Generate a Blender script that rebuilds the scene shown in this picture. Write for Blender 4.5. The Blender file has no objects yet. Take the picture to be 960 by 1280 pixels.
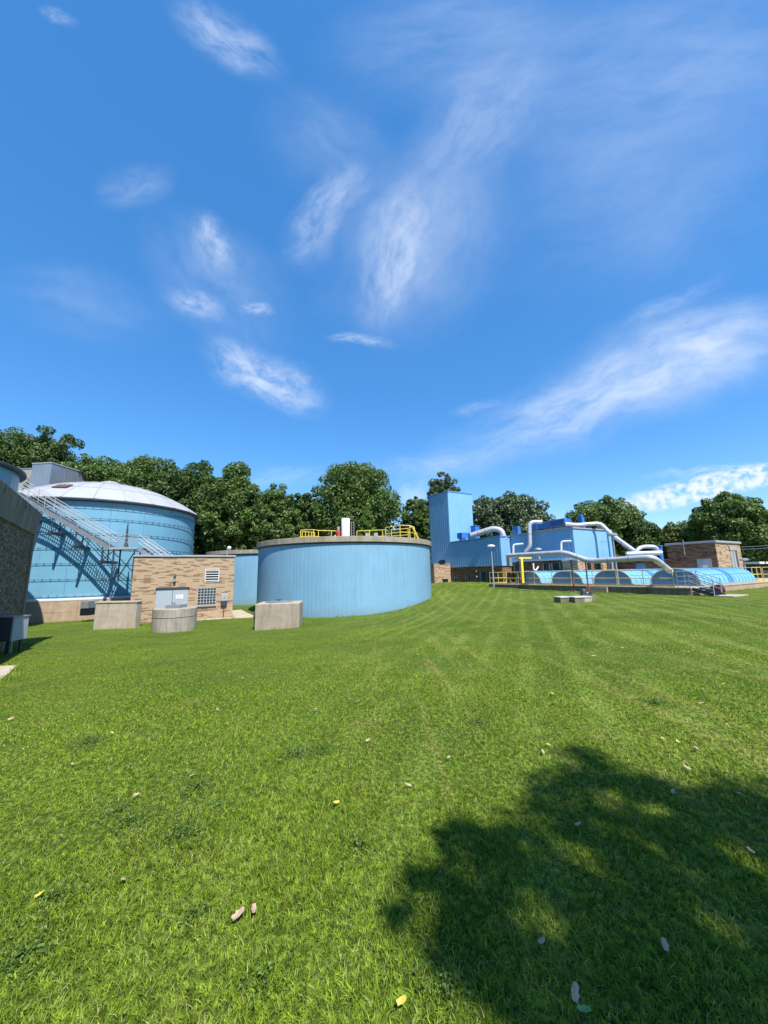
import bpy, math, random
import numpy as np
from mathutils import Vector, Matrix

R = math.radians
sc = bpy.context.scene
col = sc.collection

# ------------------------------------------------------------------ camera
F_PX, W_PX, H_PX = 460.0, 960.0, 1280.0
PITCH, ROLL = R(9.5), R(1.15)
EYE = Vector((0, 0, 1.6))
cam_d = bpy.data.cameras.new('camera')
cam_d.sensor_fit = 'VERTICAL'; cam_d.sensor_height = 24.0
cam_d.lens = 24.0 * F_PX / H_PX
cam_d.clip_start = 0.05; cam_d.clip_end = 3000
cam = bpy.data.objects.new('camera', cam_d); col.objects.link(cam)
CM = Matrix.Rotation(R(90) + PITCH, 3, 'X') @ Matrix.Rotation(-ROLL, 3, 'Z')
cam.matrix_world = Matrix.Translation(EYE) @ CM.to_4x4()
sc.camera = cam

def ray(px, py):
    return (CM @ Vector(((px - W_PX / 2) / F_PX, -(py - H_PX / 2) / F_PX, -1.0))).normalized()
def at(px, py, Y):
    """world point seen in direction of the photo pixel, Y metres ahead"""
    d = ray(px, py)
    return EYE + d * (Y / d.y)

# ------------------------------------------------------------------ sun, sky
SUN_AZ, SUN_EL = R(153), R(56)
SUNV = Vector((math.sin(SUN_AZ) * math.cos(SUN_EL), math.cos(SUN_AZ) * math.cos(SUN_EL), math.sin(SUN_EL)))
sun_d = bpy.data.lights.new('sun', 'SUN'); sun_d.energy = 5.0; sun_d.angle = R(0.53); sun_d.color = (1, .95, .88)
sun = bpy.data.objects.new('sun', sun_d); col.objects.link(sun)
sun.rotation_euler = (-SUNV).to_track_quat('-Z', 'Y').to_euler()
sun.location = (20, -30, 40)

sc.view_settings.view_transform = 'Standard'; sc.view_settings.look = 'None'
sc.view_settings.gamma = 1; sc.view_settings.exposure = 0.8
sc.view_settings.use_curve_mapping = False

world = bpy.data.worlds.new('World'); sc.world = world; world.use_nodes = True
nt = world.node_tree; nt.nodes.clear(); N = nt.nodes; Lk = nt.links
wo = N.new('ShaderNodeOutputWorld'); bg = N.new('ShaderNodeBackground'); bg.inputs[1].default_value = 0.12
Lk.new(bg.outputs[0], wo.inputs[0])
sky = N.new('ShaderNodeTexSky'); sky.sky_type = 'NISHITA'; sky.sun_disc = False
sky.sun_elevation = SUN_EL; sky.sun_rotation = SUN_AZ
sky.altitude = 200; sky.air_density = 1.0; sky.dust_density = 0.3; sky.ozone_density = 2.2
hs = N.new('ShaderNodeHueSaturation'); hs.inputs['Saturation'].default_value = 1.33; hs.inputs['Value'].default_value = 1.27
Lk.new(sky.outputs[0], hs.inputs['Color'])
even = N.new('ShaderNodeMix'); even.data_type = 'RGBA'; even.inputs['Factor'].default_value = .42
Lk.new(hs.outputs[0], even.inputs['A']); even.inputs['B'].default_value = (.42, 1.50, 3.72, 1)      # an evenly lit blue, as summer haze makes it
tc = N.new('ShaderNodeTexCoord'); sep = N.new('ShaderNodeSeparateXYZ'); Lk.new(tc.outputs['Generated'], sep.inputs[0])
def wm(op, a, b=None, c=None, clamp=False):
    n = N.new('ShaderNodeMath'); n.operation = op; n.use_clamp = clamp
    for i, v in enumerate((a, b, c)):
        if v is None: continue
        if isinstance(v, (int, float)): n.inputs[i].default_value = v
        else: Lk.new(v, n.inputs[i])
    return n.outputs[0]
ysafe = wm('MAXIMUM', sep.outputs[1], 0.05)
gx = wm('DIVIDE', sep.outputs[0], ysafe); gz = wm('DIVIDE', sep.outputs[2], ysafe)
gc = N.new('ShaderNodeCombineXYZ'); Lk.new(gx, gc.inputs[0]); Lk.new(gz, gc.inputs[1])
def gno(px, py):
    d = ray(px, py); return Vector((d.x / d.y, d.z / d.y))
wn = N.new('ShaderNodeTexNoise'); wn.inputs['Scale'].default_value = 3.4; wn.inputs['Detail'].default_value = 5
Lk.new(gc.outputs[0], wn.inputs['Vector'])
ws = N.new('ShaderNodeVectorMath'); ws.operation = 'SUBTRACT'; Lk.new(wn.outputs['Color'], ws.inputs[0]); ws.inputs[1].default_value = (.5, .5, .5)
wsc = N.new('ShaderNodeVectorMath'); wsc.operation = 'SCALE'; Lk.new(ws.outputs[0], wsc.inputs[0]); wsc.inputs['Scale'].default_value = .14
wad = N.new('ShaderNodeVectorMath'); Lk.new(gc.outputs[0], wad.inputs[0]); Lk.new(wsc.outputs[0], wad.inputs[1])
wsc2 = N.new('ShaderNodeVectorMath'); wsc2.operation = 'SCALE'; Lk.new(ws.outputs[0], wsc2.inputs[0]); wsc2.inputs['Scale'].default_value = .05
wad2 = N.new('ShaderNodeVectorMath'); Lk.new(gc.outputs[0], wad2.inputs[0]); Lk.new(wsc2.outputs[0], wad2.inputs[1])
# x0,y0 -> x1,y1 the cloud's long axis in the sky, half width, strength, stretch of its fibres, softness
CLOUDS = [
    (258, 432, 398, 506, 32, .95, 1.6, .40), (205, 358, 282, 392, 17, .60, 1.6, .5), (252, 262, 288, 332, 24, .62, 1.4, .5),
    (305, 379, 345, 389, 7, .50, 2.0, .4), (448, 205, 365, 325, 30, .60, 1.8, .55), (520, 225, 468, 418, 40, .72, 2.0, .5),
    (668, 70, 520, 240, 50, .42, 2.2, .6), (225, 5, 345, 98, 26, .62, 2.4, .5), (560, 574, 990, 392, 44, .85, 2.6, .5),
    (700, 490, 1010, 400, 60, .62, 2.4, .55), (768, 632, 1010, 584, 13, .95, 1.1, .6), (808, 594, 970, 584, 4, .55, 3.0, .4),
    (455, 592, 640, 577, 16, .34, 2.4, .6), (300, 602, 420, 598, 12, .30, 2.4, .6), (560, 150, 1050, 40, 120, .40, 2.2, .7),
    (50, 5, 95, 38, 8, .35, 2.6, .5), (120, 235, 215, 225, 28, .30, 2.0, .6), (760, 420, 905, 345, 12, .30, 3.0, .6),
    (480, 640, 545, 610, 24, .5, 1.2, .4), (420, 80, 700, 10, 70, .34, 2.4, .7), (0, 350, 200, 400, 40, .18, 2.8, .7),
    (560, 512, 620, 505, 8, .3, 2.6, .6), (200, 270, 350, 430, 60, .30, 1.8, .7), (640, 330, 960, 180, 110, .24, 2.2, .7),
    (590, 180, 450, 410, 95, .42, 1.8, .7), (405, 428, 490, 434, 7, .55, 2.4, .5), (350, 120, 470, 230, 60, .22, 2.0, .7), (830, 470, 960, 430, 30, .5, 2.0, .5),
]
acc = None
for i, (x0, y0, x1, y1, hw, st, fib, soft) in enumerate(CLOUDS):
    a, b = gno(x0, y0), gno(x1, y1); c = (a + b) / 2; d = (b - a); L = d.length / 2 * 1.25
    mx, my = (x0 + x1) / 2, (y0 + y1) / 2
    nl = math.hypot(x1 - x0, y1 - y0); q = gno(mx - (y1 - y0) / nl * hw, my + (x1 - x0) / nl * hw)
    Wd = abs((q - c).length) * 1.35
    mp = N.new('ShaderNodeMapping'); mp.vector_type = 'TEXTURE'; Lk.new(wad.outputs[0] if i != 10 else wad2.outputs[0], mp.inputs[0])
    mp.inputs['Location'].default_value = (c.x, c.y, 0); mp.inputs['Rotation'].default_value = (0, 0, math.atan2(d.y, d.x)); mp.inputs['Scale'].default_value = (L, Wd, 1)
    ln = N.new('ShaderNodeVectorMath'); ln.operation = 'LENGTH'; Lk.new(mp.outputs[0], ln.inputs[0])
    fall = N.new('ShaderNodeMapRange'); fall.interpolation_type = 'SMOOTHSTEP'; Lk.new(ln.outputs['Value'], fall.inputs['Value'])
    fall.inputs['From Min'].default_value = 1.05; fall.inputs['From Max'].default_value = .6 if i == 10 else .15
    asp = min(L / Wd, 9)
    m2 = N.new('ShaderNodeMapping'); Lk.new(mp.outputs[0], m2.inputs[0]); m2.inputs['Location'].default_value = (i * 3.7, i * 1.3, 0)
    m2.inputs['Scale'].default_value = (asp / fib * 1.3, 1.5, 1)
    nz = N.new('ShaderNodeTexNoise'); Lk.new(m2.outputs[0], nz.inputs['Vector']); nz.inputs['Scale'].default_value = 1.25; nz.inputs['Detail'].default_value = 11; nz.inputs['Roughness'].default_value = .64 if i != 10 else .48
    nr = N.new('ShaderNodeMapRange'); nr.interpolation_type = 'SMOOTHSTEP'; Lk.new(nz.outputs[0], nr.inputs['Value'])
    nr.inputs['From Min'].default_value = .46 - soft * .5 if i != 10 else .30; nr.inputs['From Max'].default_value = .56 + soft * .5 if i != 10 else .62
    v = wm('MULTIPLY', wm('MULTIPLY', fall.outputs[0], nr.outputs[0]), st * (.82 if i != 10 else 1))
    acc = v if acc is None else wm('ADD', acc, wm('MULTIPLY', v, wm('SUBTRACT', 1.0, acc)))
front = wm('GREATER_THAN', sep.outputs[1], 0.06)
acc = wm('MULTIPLY', acc, front, clamp=True)
cm = N.new('ShaderNodeMix'); cm.data_type = 'RGBA'; Lk.new(acc, cm.inputs['Factor'])
Lk.new(even.outputs['Result'], cm.inputs['A']); cm.inputs['B'].default_value = (4.3, 4.8, 5.6, 1)
Lk.new(cm.outputs['Result'], bg.inputs[0])

# ------------------------------------------------------------------ helpers
def tag(o, label=None, cat=None, group=None, kind=None):
    if label: o['label'] = label
    if cat: o['category'] = cat
    if group: o['group'] = group
    if kind: o['kind'] = kind
    return o
def thing(name, label, cat, loc=(0, 0, 0), rz=0, group=None):
    o = bpy.data.objects.new(name, None); col.objects.link(o)
    o.empty_display_size = .3; o.location = loc; o.rotation_euler = (0, 0, rz)
    return tag(o, label, cat, group)
def copy_tree(o, parent=None):
    c = o.copy(); col.objects.link(c); c.parent = parent
    for ch in list(o.children): copy_tree(ch, c)
    return c

class MB:
    def __init__(s): s.v = []; s.f = []
    def add(s, vs, fs):
        n = len(s.v); s.v += [tuple(v) for v in vs]; s.f += [tuple(n + i for i in f) for f in fs]; return s
    def hexa(s, p):      # 8 points, bottom ring then top ring
        return s.add(p, [(3, 2, 1, 0), (4, 5, 6, 7), (0, 1, 5, 4), (1, 2, 6, 5), (2, 3, 7, 6), (3, 0, 4, 7)])
    def box(s, x0, x1, y0, y1, z0, z1):
        return s.hexa([(x0, y0, z0), (x1, y0, z0), (x1, y1, z0), (x0, y1, z0), (x0, y0, z1), (x1, y0, z1), (x1, y1, z1), (x0, y1, z1)])
    def bar(s, a, b, w, h, up=Vector((0, 0, 1))):
        a, b = Vector(a), Vector(b); d = (b - a).normalized(); sd = d.cross(up)
        if sd.length < 1e-4: sd = d.cross(Vector((0, 1, 0)))
        sd.normalize(); u = sd.cross(d).normalized(); sd *= w / 2; u *= h / 2
        return s.hexa([a - sd - u, a + sd - u, b + sd - u, b - sd - u, a - sd + u, a + sd + u, b + sd + u, b - sd + u])
    def prism(s, pts, z0, z1):
        n = len(pts)
        vs = [(x, y, z0) for x, y in pts] + [(x, y, z1) for x, y in pts]
        return s.add(vs, [tuple(range(n - 1, -1, -1)), tuple(range(n, 2 * n))] + [(i, (i + 1) % n, n + (i + 1) % n, n + i) for i in range(n)])
    def lathe(s, prof, n=64, a0=0, a1=2 * math.pi, c=(0, 0), rib=None):
        full = abs(a1 - a0 - 2 * math.pi) < 1e-6; m = n if full else n + 1; vs = []
        for i in range(m):
            a = a0 + (a1 - a0) * i / n; k = rib(i) if rib else 0
            vs += [(c[0] + (r + k) * math.cos(a), c[1] + (r + k) * math.sin(a), z) for r, z in prof]
        P_ = len(prof); fs = []
        for i in range(n):
            j = (i + 1) % m
            fs += [(i * P_ + k, j * P_ + k, j * P_ + k + 1, i * P_ + k + 1) for k in range(P_ - 1)]
        return s.add(vs, fs)
    def cyl(s, x, y, z0, z1, r, n=20, r1=None):
        r1 = r if r1 is None else r1
        vs = [(x + r * math.cos(2 * math.pi * i / n), y + r * math.sin(2 * math.pi * i / n), z0) for i in range(n)]
        vs += [(x + r1 * math.cos(2 * math.pi * i / n), y + r1 * math.sin(2 * math.pi * i / n), z1) for i in range(n)]
        return s.add(vs, [tuple(range(n - 1, -1, -1)), tuple(range(n, 2 * n))] + [(i, (i + 1) % n, n + (i + 1) % n, n + i) for i in range(n)])
    def tube(s, pts, r, n=8, rs=None, caps=True):
        pts = [Vector(p) for p in pts]; m = len(pts); rs = rs or [r] * m; vs = []; prev = None
        for i, p in enumerate(pts):
            d = (pts[min(i + 1, m - 1)] - pts[max(i - 1, 0)]).normalized()
            if prev is None:
                u = d.cross(Vector((0, 0, 1)));
                if u.length < 1e-3: u = d.cross(Vector((0, 1, 0)))
            else: u = prev - d * prev.dot(d)
            u.normalize(); prev = u; w = d.cross(u)
            vs += [p + (u * math.cos(2 * math.pi * k / n) + w * math.sin(2 * math.pi * k / n)) * rs[i] for k in range(n)]
        fs = [(i * n + k, (i + 1) * n + k, (i + 1) * n + (k + 1) % n, i * n + (k + 1) % n) for i in range(m - 1) for k in range(n)]
        if caps: fs += [tuple(range(n)), tuple(range(m * n - 1, (m - 1) * n - 1, -1))]
        return s.add(vs, fs)
    def build(s, name, mat, parent=None, smooth=False, bevel=0, loc=None, uvf=None, angle=40):
        me = bpy.data.meshes.new(name); me.from_pydata(s.v, [], s.f); me.update()
        uv = me.uv_layers.new(name='UVMap'); co = me.vertices
        for p in me.polygons:
            nx, ny, nz = p.normal
            for li in p.loop_indices:
                c = co[me.loops[li].vertex_index].co
                if uvf: uv.data[li].uv = uvf(c)
                elif abs(nz) > .72: uv.data[li].uv = (c.x, c.y)
                else:
                    l = math.hypot(nx, ny); uv.data[li].uv = ((-ny * c.x + nx * c.y) / l, c.z)
        if mat: me.materials.append(mat)
        o = bpy.data.objects.new(name, me); col.objects.link(o)
        if parent: o.parent = parent
        if loc: o.location = loc
        if smooth:
            me.polygons.foreach_set('use_smooth', [True] * len(me.polygons))
            me.set_sharp_from_angle(angle=R(angle))
        if bevel:
            b = o.modifiers.new('bevel', 'BEVEL'); b.width = bevel; b.segments = 2; b.limit_method = 'ANGLE'; b.angle_limit = R(40)
        return o

def rounded(pts, rad, n=6):
    """polyline with its corners turned into arcs"""
    pts = [Vector(p) for p in pts]; out = [pts[0]]
    for i in range(1, len(pts) - 1):
        a, b, c = pts[i - 1], pts[i], pts[i + 1]
        k = min(rad, (a - b).length * .45, (c - b).length * .45)
        p, q = b + (a - b).normalized() * k, b + (c - b).normalized() * k
        for j in range(n + 1):
            t = j / n; out.append(p * (1 - t) ** 2 + b * 2 * t * (1 - t) + q * t * t)
    out.append(pts[-1]); return out

# ------------------------------------------------------------------ materials
class NM:
    def __init__(s, name):
        s.m = bpy.data.materials.new(name); s.m.use_nodes = True; s.t = s.m.node_tree; s.N = s.t.nodes; s.L = s.t.links
        s.b = s.N['Principled BSDF']
    def n(s, kind, **kw):
        x = s.N.new(kind)
        for k, v in kw.items():
            if hasattr(x, k): setattr(x, k, v)
        return x
    def noise(s, vec, scale, detail=4, rough=.55, dist=0):
        x = s.N.new('ShaderNodeTexNoise'); x.inputs['Scale'].default_value = scale; x.inputs['Detail'].default_value = detail
        x.inputs['Roughness'].default_value = rough; x.inputs['Distortion'].default_value = dist
        if vec is not None: s.L.new(vec, x.inputs['Vector'])
        return x.outputs[0]
    def coord(s, which='Object', scale=None, rz=0):
        x = s.N.new('ShaderNodeTexCoord').outputs[which]
        if scale or rz:
            m = s.N.new('ShaderNodeMapping'); s.L.new(x, m.inputs[0]); m.inputs['Scale'].default_value = scale or (1, 1, 1); m.inputs['Rotation'].default_value = (0, 0, rz); x = m.outputs[0]
        return x
    def rng(s, v, a, b, c=0, d=1, smooth=False):
        x = s.N.new('ShaderNodeMapRange'); s.L.new(v, x.inputs[0])
        if smooth: x.interpolation_type = 'SMOOTHSTEP'
        for i, k in enumerate((a, b, c, d)): x.inputs[i + 1].default_value = k
        return x.outputs[0]
    def mix(s, f, a, b, mode='MIX'):
        x = s.N.new('ShaderNodeMix'); x.data_type = 'RGBA'; x.blend_type = mode
        for key, v in (('Factor', f), ('A', a), ('B', b)):
            if isinstance(v, (int, float)): x.inputs[key].default_value = v
            elif isinstance(v, tuple): x.inputs[key].default_value = (*v[:3], 1)
            else: s.L.new(v, x.inputs[key])
        return x.outputs['Result']
    def math(s, op, a, b=0.0):
        x = s.N.new('ShaderNodeMath'); x.operation = op
        for i, v in enumerate((a, b)):
            if isinstance(v, (int, float)): x.inputs[i].default_value = v
            else: s.L.new(v, x.inputs[i])
        return x.outputs[0]
    def color(s, c): 
        if isinstance(c, tuple): s.b.inputs['Base Color'].default_value = (*c, 1)
        else: s.L.new(c, s.b.inputs['Base Color'])
    def bump(s, h, strength=.3, dist=.01):
        x = s.N.new('ShaderNodeBump'); x.inputs['Strength'].default_value = strength; x.inputs['Distance'].default_value = dist
        s.L.new(h, x.inputs['Height']); s.L.new(x.outputs[0], s.b.inputs['Normal'])
    def done(s, rough=.6, metal=0, spec=.5):
        s.b.inputs['Roughness'].default_value = rough; s.b.inputs['Metallic'].default_value = metal
        s.b.inputs['Specular IOR Level'].default_value = spec
        return s.m

def m_paint(name, c, rough=.5, var=.14, scale=1.2, metal=0, dirt=.0, streak=0, bump=0, base_dirt=None):
    k = NM(name); o = k.coord('Object')
    n1 = k.noise(o, scale, 5, .6); dark = tuple(x * (1 - var) for x in c); lite = tuple(min(1, x * (1 + var * .7)) for x in c)
    r = k.mix(k.rng(n1, .3, .7), dark, lite)
    if streak:
        n2 = k.noise(k.coord('Object', (5, 5, .25)), 1.0, 5, .65)
        r = k.mix(k.math('MULTIPLY', k.rng(n2, .48, .75), streak), r, tuple(x * .45 for x in c))
    if dirt:
        n3 = k.noise(o, .35, 6, .7); r = k.mix(k.math('MULTIPLY', k.rng(n3, .5, .8), dirt), r, (.16, .13, .09))
    if base_dirt is not None:
        sp_ = k.n('ShaderNodeSeparateXYZ'); k.L.new(o, sp_.inputs[0]); nz_ = k.noise(k.coord('Object', (1.5, 1.5, .8)), 1.6, 5, .7)
        hgt = k.math('ADD', sp_.outputs[2], k.math('MULTIPLY', nz_, -1.6))
        r = k.mix(k.math('MULTIPLY', k.rng(hgt, base_dirt, base_dirt - 1.1), .55), r, (.16, .19, .17))
    k.color(r)
    if bump: k.bump(k.noise(o, 40, 3), bump, .004)
    return k.done(rough, metal)

def m_concrete(name, c, stain=.5, dark=(.08, .075, .065)):
    k = NM(name); o = k.coord('Object')
    n1 = k.noise(o, 2.2, 7, .65); n2 = k.noise(k.coord('Object', (3.2, 3.2, .35)), 1.3, 6, .7); n3 = k.noise(o, 38, 4, .6)
    r = k.mix(k.rng(n1, .3, .7), tuple(x * .78 for x in c), tuple(x * 1.12 for x in c))
    r = k.mix(k.math('MULTIPLY', k.rng(n2, .46, .74), stain), r, dark)
    r = k.mix(k.math('MULTIPLY', k.rng(n3, .55, .75), .35), r, tuple(x * .55 for x in c))
    k.color(r); k.bump(k.math('ADD', n3, n1), .5, .01)
    return k.done(.9, 0, .25)

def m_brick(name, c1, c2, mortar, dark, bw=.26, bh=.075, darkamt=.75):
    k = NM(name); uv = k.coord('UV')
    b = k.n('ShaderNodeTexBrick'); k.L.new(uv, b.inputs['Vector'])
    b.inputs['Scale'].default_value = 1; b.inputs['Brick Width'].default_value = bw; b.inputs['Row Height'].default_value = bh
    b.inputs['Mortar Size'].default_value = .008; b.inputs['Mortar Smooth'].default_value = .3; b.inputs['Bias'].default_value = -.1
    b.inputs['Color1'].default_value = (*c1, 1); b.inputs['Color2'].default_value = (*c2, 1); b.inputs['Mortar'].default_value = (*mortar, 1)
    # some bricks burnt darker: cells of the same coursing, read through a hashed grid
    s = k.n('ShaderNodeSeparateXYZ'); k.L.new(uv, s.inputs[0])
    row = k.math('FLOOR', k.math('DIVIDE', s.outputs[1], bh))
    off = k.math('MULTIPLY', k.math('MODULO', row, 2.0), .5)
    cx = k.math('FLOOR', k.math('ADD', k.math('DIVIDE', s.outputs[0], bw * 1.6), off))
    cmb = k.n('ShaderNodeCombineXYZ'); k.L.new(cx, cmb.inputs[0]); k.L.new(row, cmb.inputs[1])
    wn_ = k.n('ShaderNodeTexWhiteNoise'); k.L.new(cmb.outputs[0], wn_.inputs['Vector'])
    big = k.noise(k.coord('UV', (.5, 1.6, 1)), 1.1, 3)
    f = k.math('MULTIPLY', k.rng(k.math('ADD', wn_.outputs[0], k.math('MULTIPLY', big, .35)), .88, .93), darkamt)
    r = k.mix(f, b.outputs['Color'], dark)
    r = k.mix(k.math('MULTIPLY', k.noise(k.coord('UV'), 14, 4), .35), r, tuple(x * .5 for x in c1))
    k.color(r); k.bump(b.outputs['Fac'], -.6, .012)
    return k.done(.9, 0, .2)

def m_aggregate(name):
    k = NM(name); o = k.coord('Object')
    v = k.n('ShaderNodeTexVoronoi'); v.inputs['Scale'].default_value = 15; k.L.new(o, v.inputs['Vector'])
    cr = k.rng(v.outputs['Distance'], .15, .6)
    r = k.mix(cr, (.22, .18, .125), (.08, .065, .045))
    sp = k.n('ShaderNodeSeparateColor'); k.L.new(v.outputs['Color'], sp.inputs[0])
    r = k.mix(k.math('MULTIPLY', k.rng(sp.outputs[0], .5, .7), .7), r, (.05, .042, .035))
    r = k.mix(k.math('MULTIPLY', k.rng(sp.outputs[1], .7, .8), .7), r, (.28, .25, .2))
    k.color(r); k.bump(v.outputs['Distance'], -1, .03)
    return k.done(.95, 0, .2)

M = {}
M['tank_blue'] = m_paint('tank_blue_panel', (.165, .325, .455), .45, .07, .8, streak=.22, base_dirt=.1)
M['tank_cyan'] = m_paint('digester_blue_panel', (.135, .315, .43), .4, .07, .6, streak=.08)
M['clad_blue'] = m_paint('blue_cladding', (.175, .365, .59), .45, .08, .5, streak=.12)
M['trim_blue'] = m_paint('blue_trim', (.09, .24, .46), .45, .05)
M['deep_blue'] = m_paint('deep_blue_enamel', (.03, .14, .40), .4, .12, 2)
M['vault_blue'] = m_paint('vault_blue_fibreglass', (.15, .37, .52), .35, .08, .8, streak=.1)
M['vault_dark'] = m_paint('vault_darker_blue', (.05, .20, .38), .35, .08, .8)
M['vault_end'] = m_paint('vault_end_blue', (.09, .20, .31), .4, .12, 2)
M['dome'] = m_paint('white_dome', (.33, .34, .355), .42, .08, .4, dirt=.25)
M['galv'] = m_paint('galvanised_steel', (.30, .32, .35), .38, .15, 3, metal=.5)
M['galv_white'] = m_paint('pale_painted_steel', (.27, .285, .30), .4, .08, 3)
M['duct'] = m_paint('duct_jacket', (.47, .47, .495), .36, .12, 2.5, metal=.25, streak=.15)
M['dark'] = m_paint('dark_steel', (.035, .04, .05), .5, .2, 3)
M['hoop'] = m_paint('weathered_hoop_steel', (.075, .11, .15), .5, .25, 3)
M['black'] = m_paint('dark_opening', (.012, .013, .015), .3, .1, 3)
M['grey_metal'] = m_paint('grey_metal_panel', (.27, .30, .35), .35, .12, .5, metal=.45, streak=.25)
M['cabinet'] = m_paint('grey_cabinet_enamel', (.29, .31, .33), .45, .06, 3)
M['cabinet_dark'] = m_paint('cabinet_front_dark', (.07, .085, .10), .4, .1, 3)
M['door_grey'] = m_paint('grey_door_paint', (.30, .345, .38), .5, .06, 2)
M['yellow'] = m_paint('safety_yellow', (.66, .50, .07), .45, .12, 3)
M['pale_yellow'] = m_paint('faded_yellow_rail', (.58, .44, .12), .5, .14, 2)
M['crane_yellow'] = m_paint('crane_yellow', (.85, .55, .02), .45, .1, 2)
M['red'] = m_paint('red_enamel', (.55, .03, .03), .4, .15, 4)
M['post_red'] = m_paint('dull_red_primer', (.30, .045, .03), .6, .25, 5)
M['oxide'] = m_paint('red_oxide_primer', (.20, .028, .02), .6, .25, 5)
M['maroon'] = m_paint('maroon_plastic', (.07, .012, .018), .4, .2, 4)
M['white'] = m_paint('white_paint', (.62, .62, .61), .5, .08, 2)
M['white_panel'] = m_paint('white_flashing', (.52, .53, .54), .45, .06, 2)
M['lid'] = m_paint('pale_green_lid', (.40, .46, .42), .6, .15, 5)
M['brown'] = m_paint('brown_hatch', (.10, .055, .04), .6, .2, 4)
M['bark'] = m_concrete('bark', (.13, .10, .075), .5, (.03, .025, .02))
M['conc'] = m_concrete('weathered_concrete', (.31, .265, .205), .55, (.12, .10, .08))
M['conc_pale'] = m_concrete('pale_concrete', (.37, .32, .25), .4, (.16, .12, .09))
M['conc_rim'] = m_concrete('tank_rim_concrete', (.31, .27, .21), .6, (.10, .085, .065))
M['conc_grey'] = m_concrete('grey_concrete', (.33, .31, .27), .75, (.07, .065, .055))
M['conc_tan'] = m_concrete('tan_concrete', (.37, .275, .19), .45, (.17, .12, .08))
M['conc_well'] = m_concrete('streaked_concrete', (.32, .285, .235), .85, (.09, .08, .07))
M['conc_dark'] = m_concrete('dirt_and_shade_concrete', (.20, .155, .11), .7, (.05, .045, .035))  # dirty concrete; on the basin walls its darkness also stands for shade
M['coping'] = m_concrete('dirty_coping_concrete', (.21, .19, .155), .9, (.035, .035, .033))
M['path'] = m_concrete('path_concrete', (.40, .34, .26), .25, (.25, .2, .15))
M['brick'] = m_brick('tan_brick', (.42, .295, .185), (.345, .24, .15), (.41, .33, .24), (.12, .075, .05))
M['brick_shaded'] = m_brick('shade_toned_brick', (.23, .125, .07), (.16, .085, .05), (.2, .155, .12), (.04, .025, .02))  # the tan brick darkened by colour for walls turned from the sun
M['aggregate'] = m_aggregate('exposed_aggregate')
k = NM('window_glass'); k.color((.03, .04, .05)); M['glass'] = k.done(.08, 0, .8)

# ------------------------------------------------------------------ terrain
CP = [(0, 0, 0), (-4, 4, -.12), (4, 3, 0), (0, 8, -.2), (8, 8, 0), (-15, 16, -.95), (-10.5, 9, -.62), (-16.5, 24.3, -1.3), (-10.7, 27, -1.3),
      (-5.7, 20, -1.3), (-11.4, 20, -1.28), (-16.7, 23, -1.35), (-26, 28, -1.5), (-2.8, 25.5, -1.2), (4.0, 33.6, .04), (3.75, 31, -.36), (2.5, 28.4, -.68), (-.2, 26.2, -1.08), (6.5, 36, .22), (9, 33, .12), (5, 27, -.45),
      (6.4, 48.2, .27), (9.5, 42, .22), (7.4, 38, .1), (13, 31, 0), (17.5, 23, -.05), (10, 22, -.12), (7, 15, -.15), (19, 17, 0), (30, 27, 0), (28, 15, 0), (6.5, 31, -.08), (14.5, 27, 0),
      (-25, 8, -1), (-18, 2, -.8), (-11, 32, -1.3), (-13, 37, -1.2), (-2.8, 40, -.6), (25, 50, .3), (10, 60, .3), (-30, 60, -1), (-60, 40, -1), (60, 40, 0),
      (0, 100, 0), (-100, 100, 0), (100, 100, 0), (0, -60, 0), (-80, -40, 0), (80, -40, 0), (0, -8, 0), (12, -8, 0), (-12, -8, -.3), (0, 300, 0), (300, 0, 0), (-300, 0, 0), (0, -300, 0)]
cp = np.array(CP, float)
def phi(a, b): return np.sqrt(((a[:, None, :] - b[None, :, :]) ** 2).sum(-1) + 9.0)
_A = phi(cp[:, :2], cp[:, :2]); _w = np.linalg.solve(_A + 1e-3 * np.eye(len(cp)), cp[:, 2])
def gz_np(xy):
    out = np.empty(len(xy))
    for i in range(0, len(xy), 100000): out[i:i + 100000] = phi(xy[i:i + 100000], cp[:, :2]) @ _w
    r = np.hypot(xy[:, 0], xy[:, 1])
    # gentle mower-wheel unevenness
    out += .018 * np.sin(xy[:, 0] * 1.7 + .6 * np.sin(xy[:, 1] * .9)) * np.sin(xy[:, 1] * 1.3 + 1.1) * np.clip(r / 3, 0, 1)
    return out
def gz_(x, y): return float(gz_np(np.array([[x, y]], float))[0])

def axis_pts():
    a = list(np.arange(-40, 60.01, .8)); far = []
    s, st = 60, 3
    while s < 1500: s += st; st *= 1.35; far.append(s)
    neg = []; s, st = -40, 3
    while s > -1500: s -= st; st *= 1.35; neg.append(s)
    return np.array(neg[::-1] + a + far)
ax = axis_pts(); XX, YY = np.meshgrid(ax - 5, ax); xy = np.stack([XX.ravel(), YY.ravel()], 1)
zz = gz_np(xy); rr = np.hypot(xy[:, 0], xy[:, 1]); zz = np.where(rr > 200, zz * np.clip((400 - rr) / 200, 0, 1), zz)
n = len(ax); idx = np.arange(n * n).reshape(n, n)
fa = np.stack([idx[:-1, :-1], idx[:-1, 1:], idx[1:, 1:], idx[1:, :-1]], -1).reshape(-1, 4)
gm = bpy.data.meshes.new('ground'); gm.from_pydata(np.column_stack([xy, zz]).tolist(), [], fa.tolist()); gm.update()
gm.polygons.foreach_set('use_smooth', [True] * len(gm.polygons))
ground = bpy.data.objects.new('ground', gm); col.objects.link(ground); tag(ground, 'mown lawn ground falling away to the left', 'ground', kind='structure')

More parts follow.
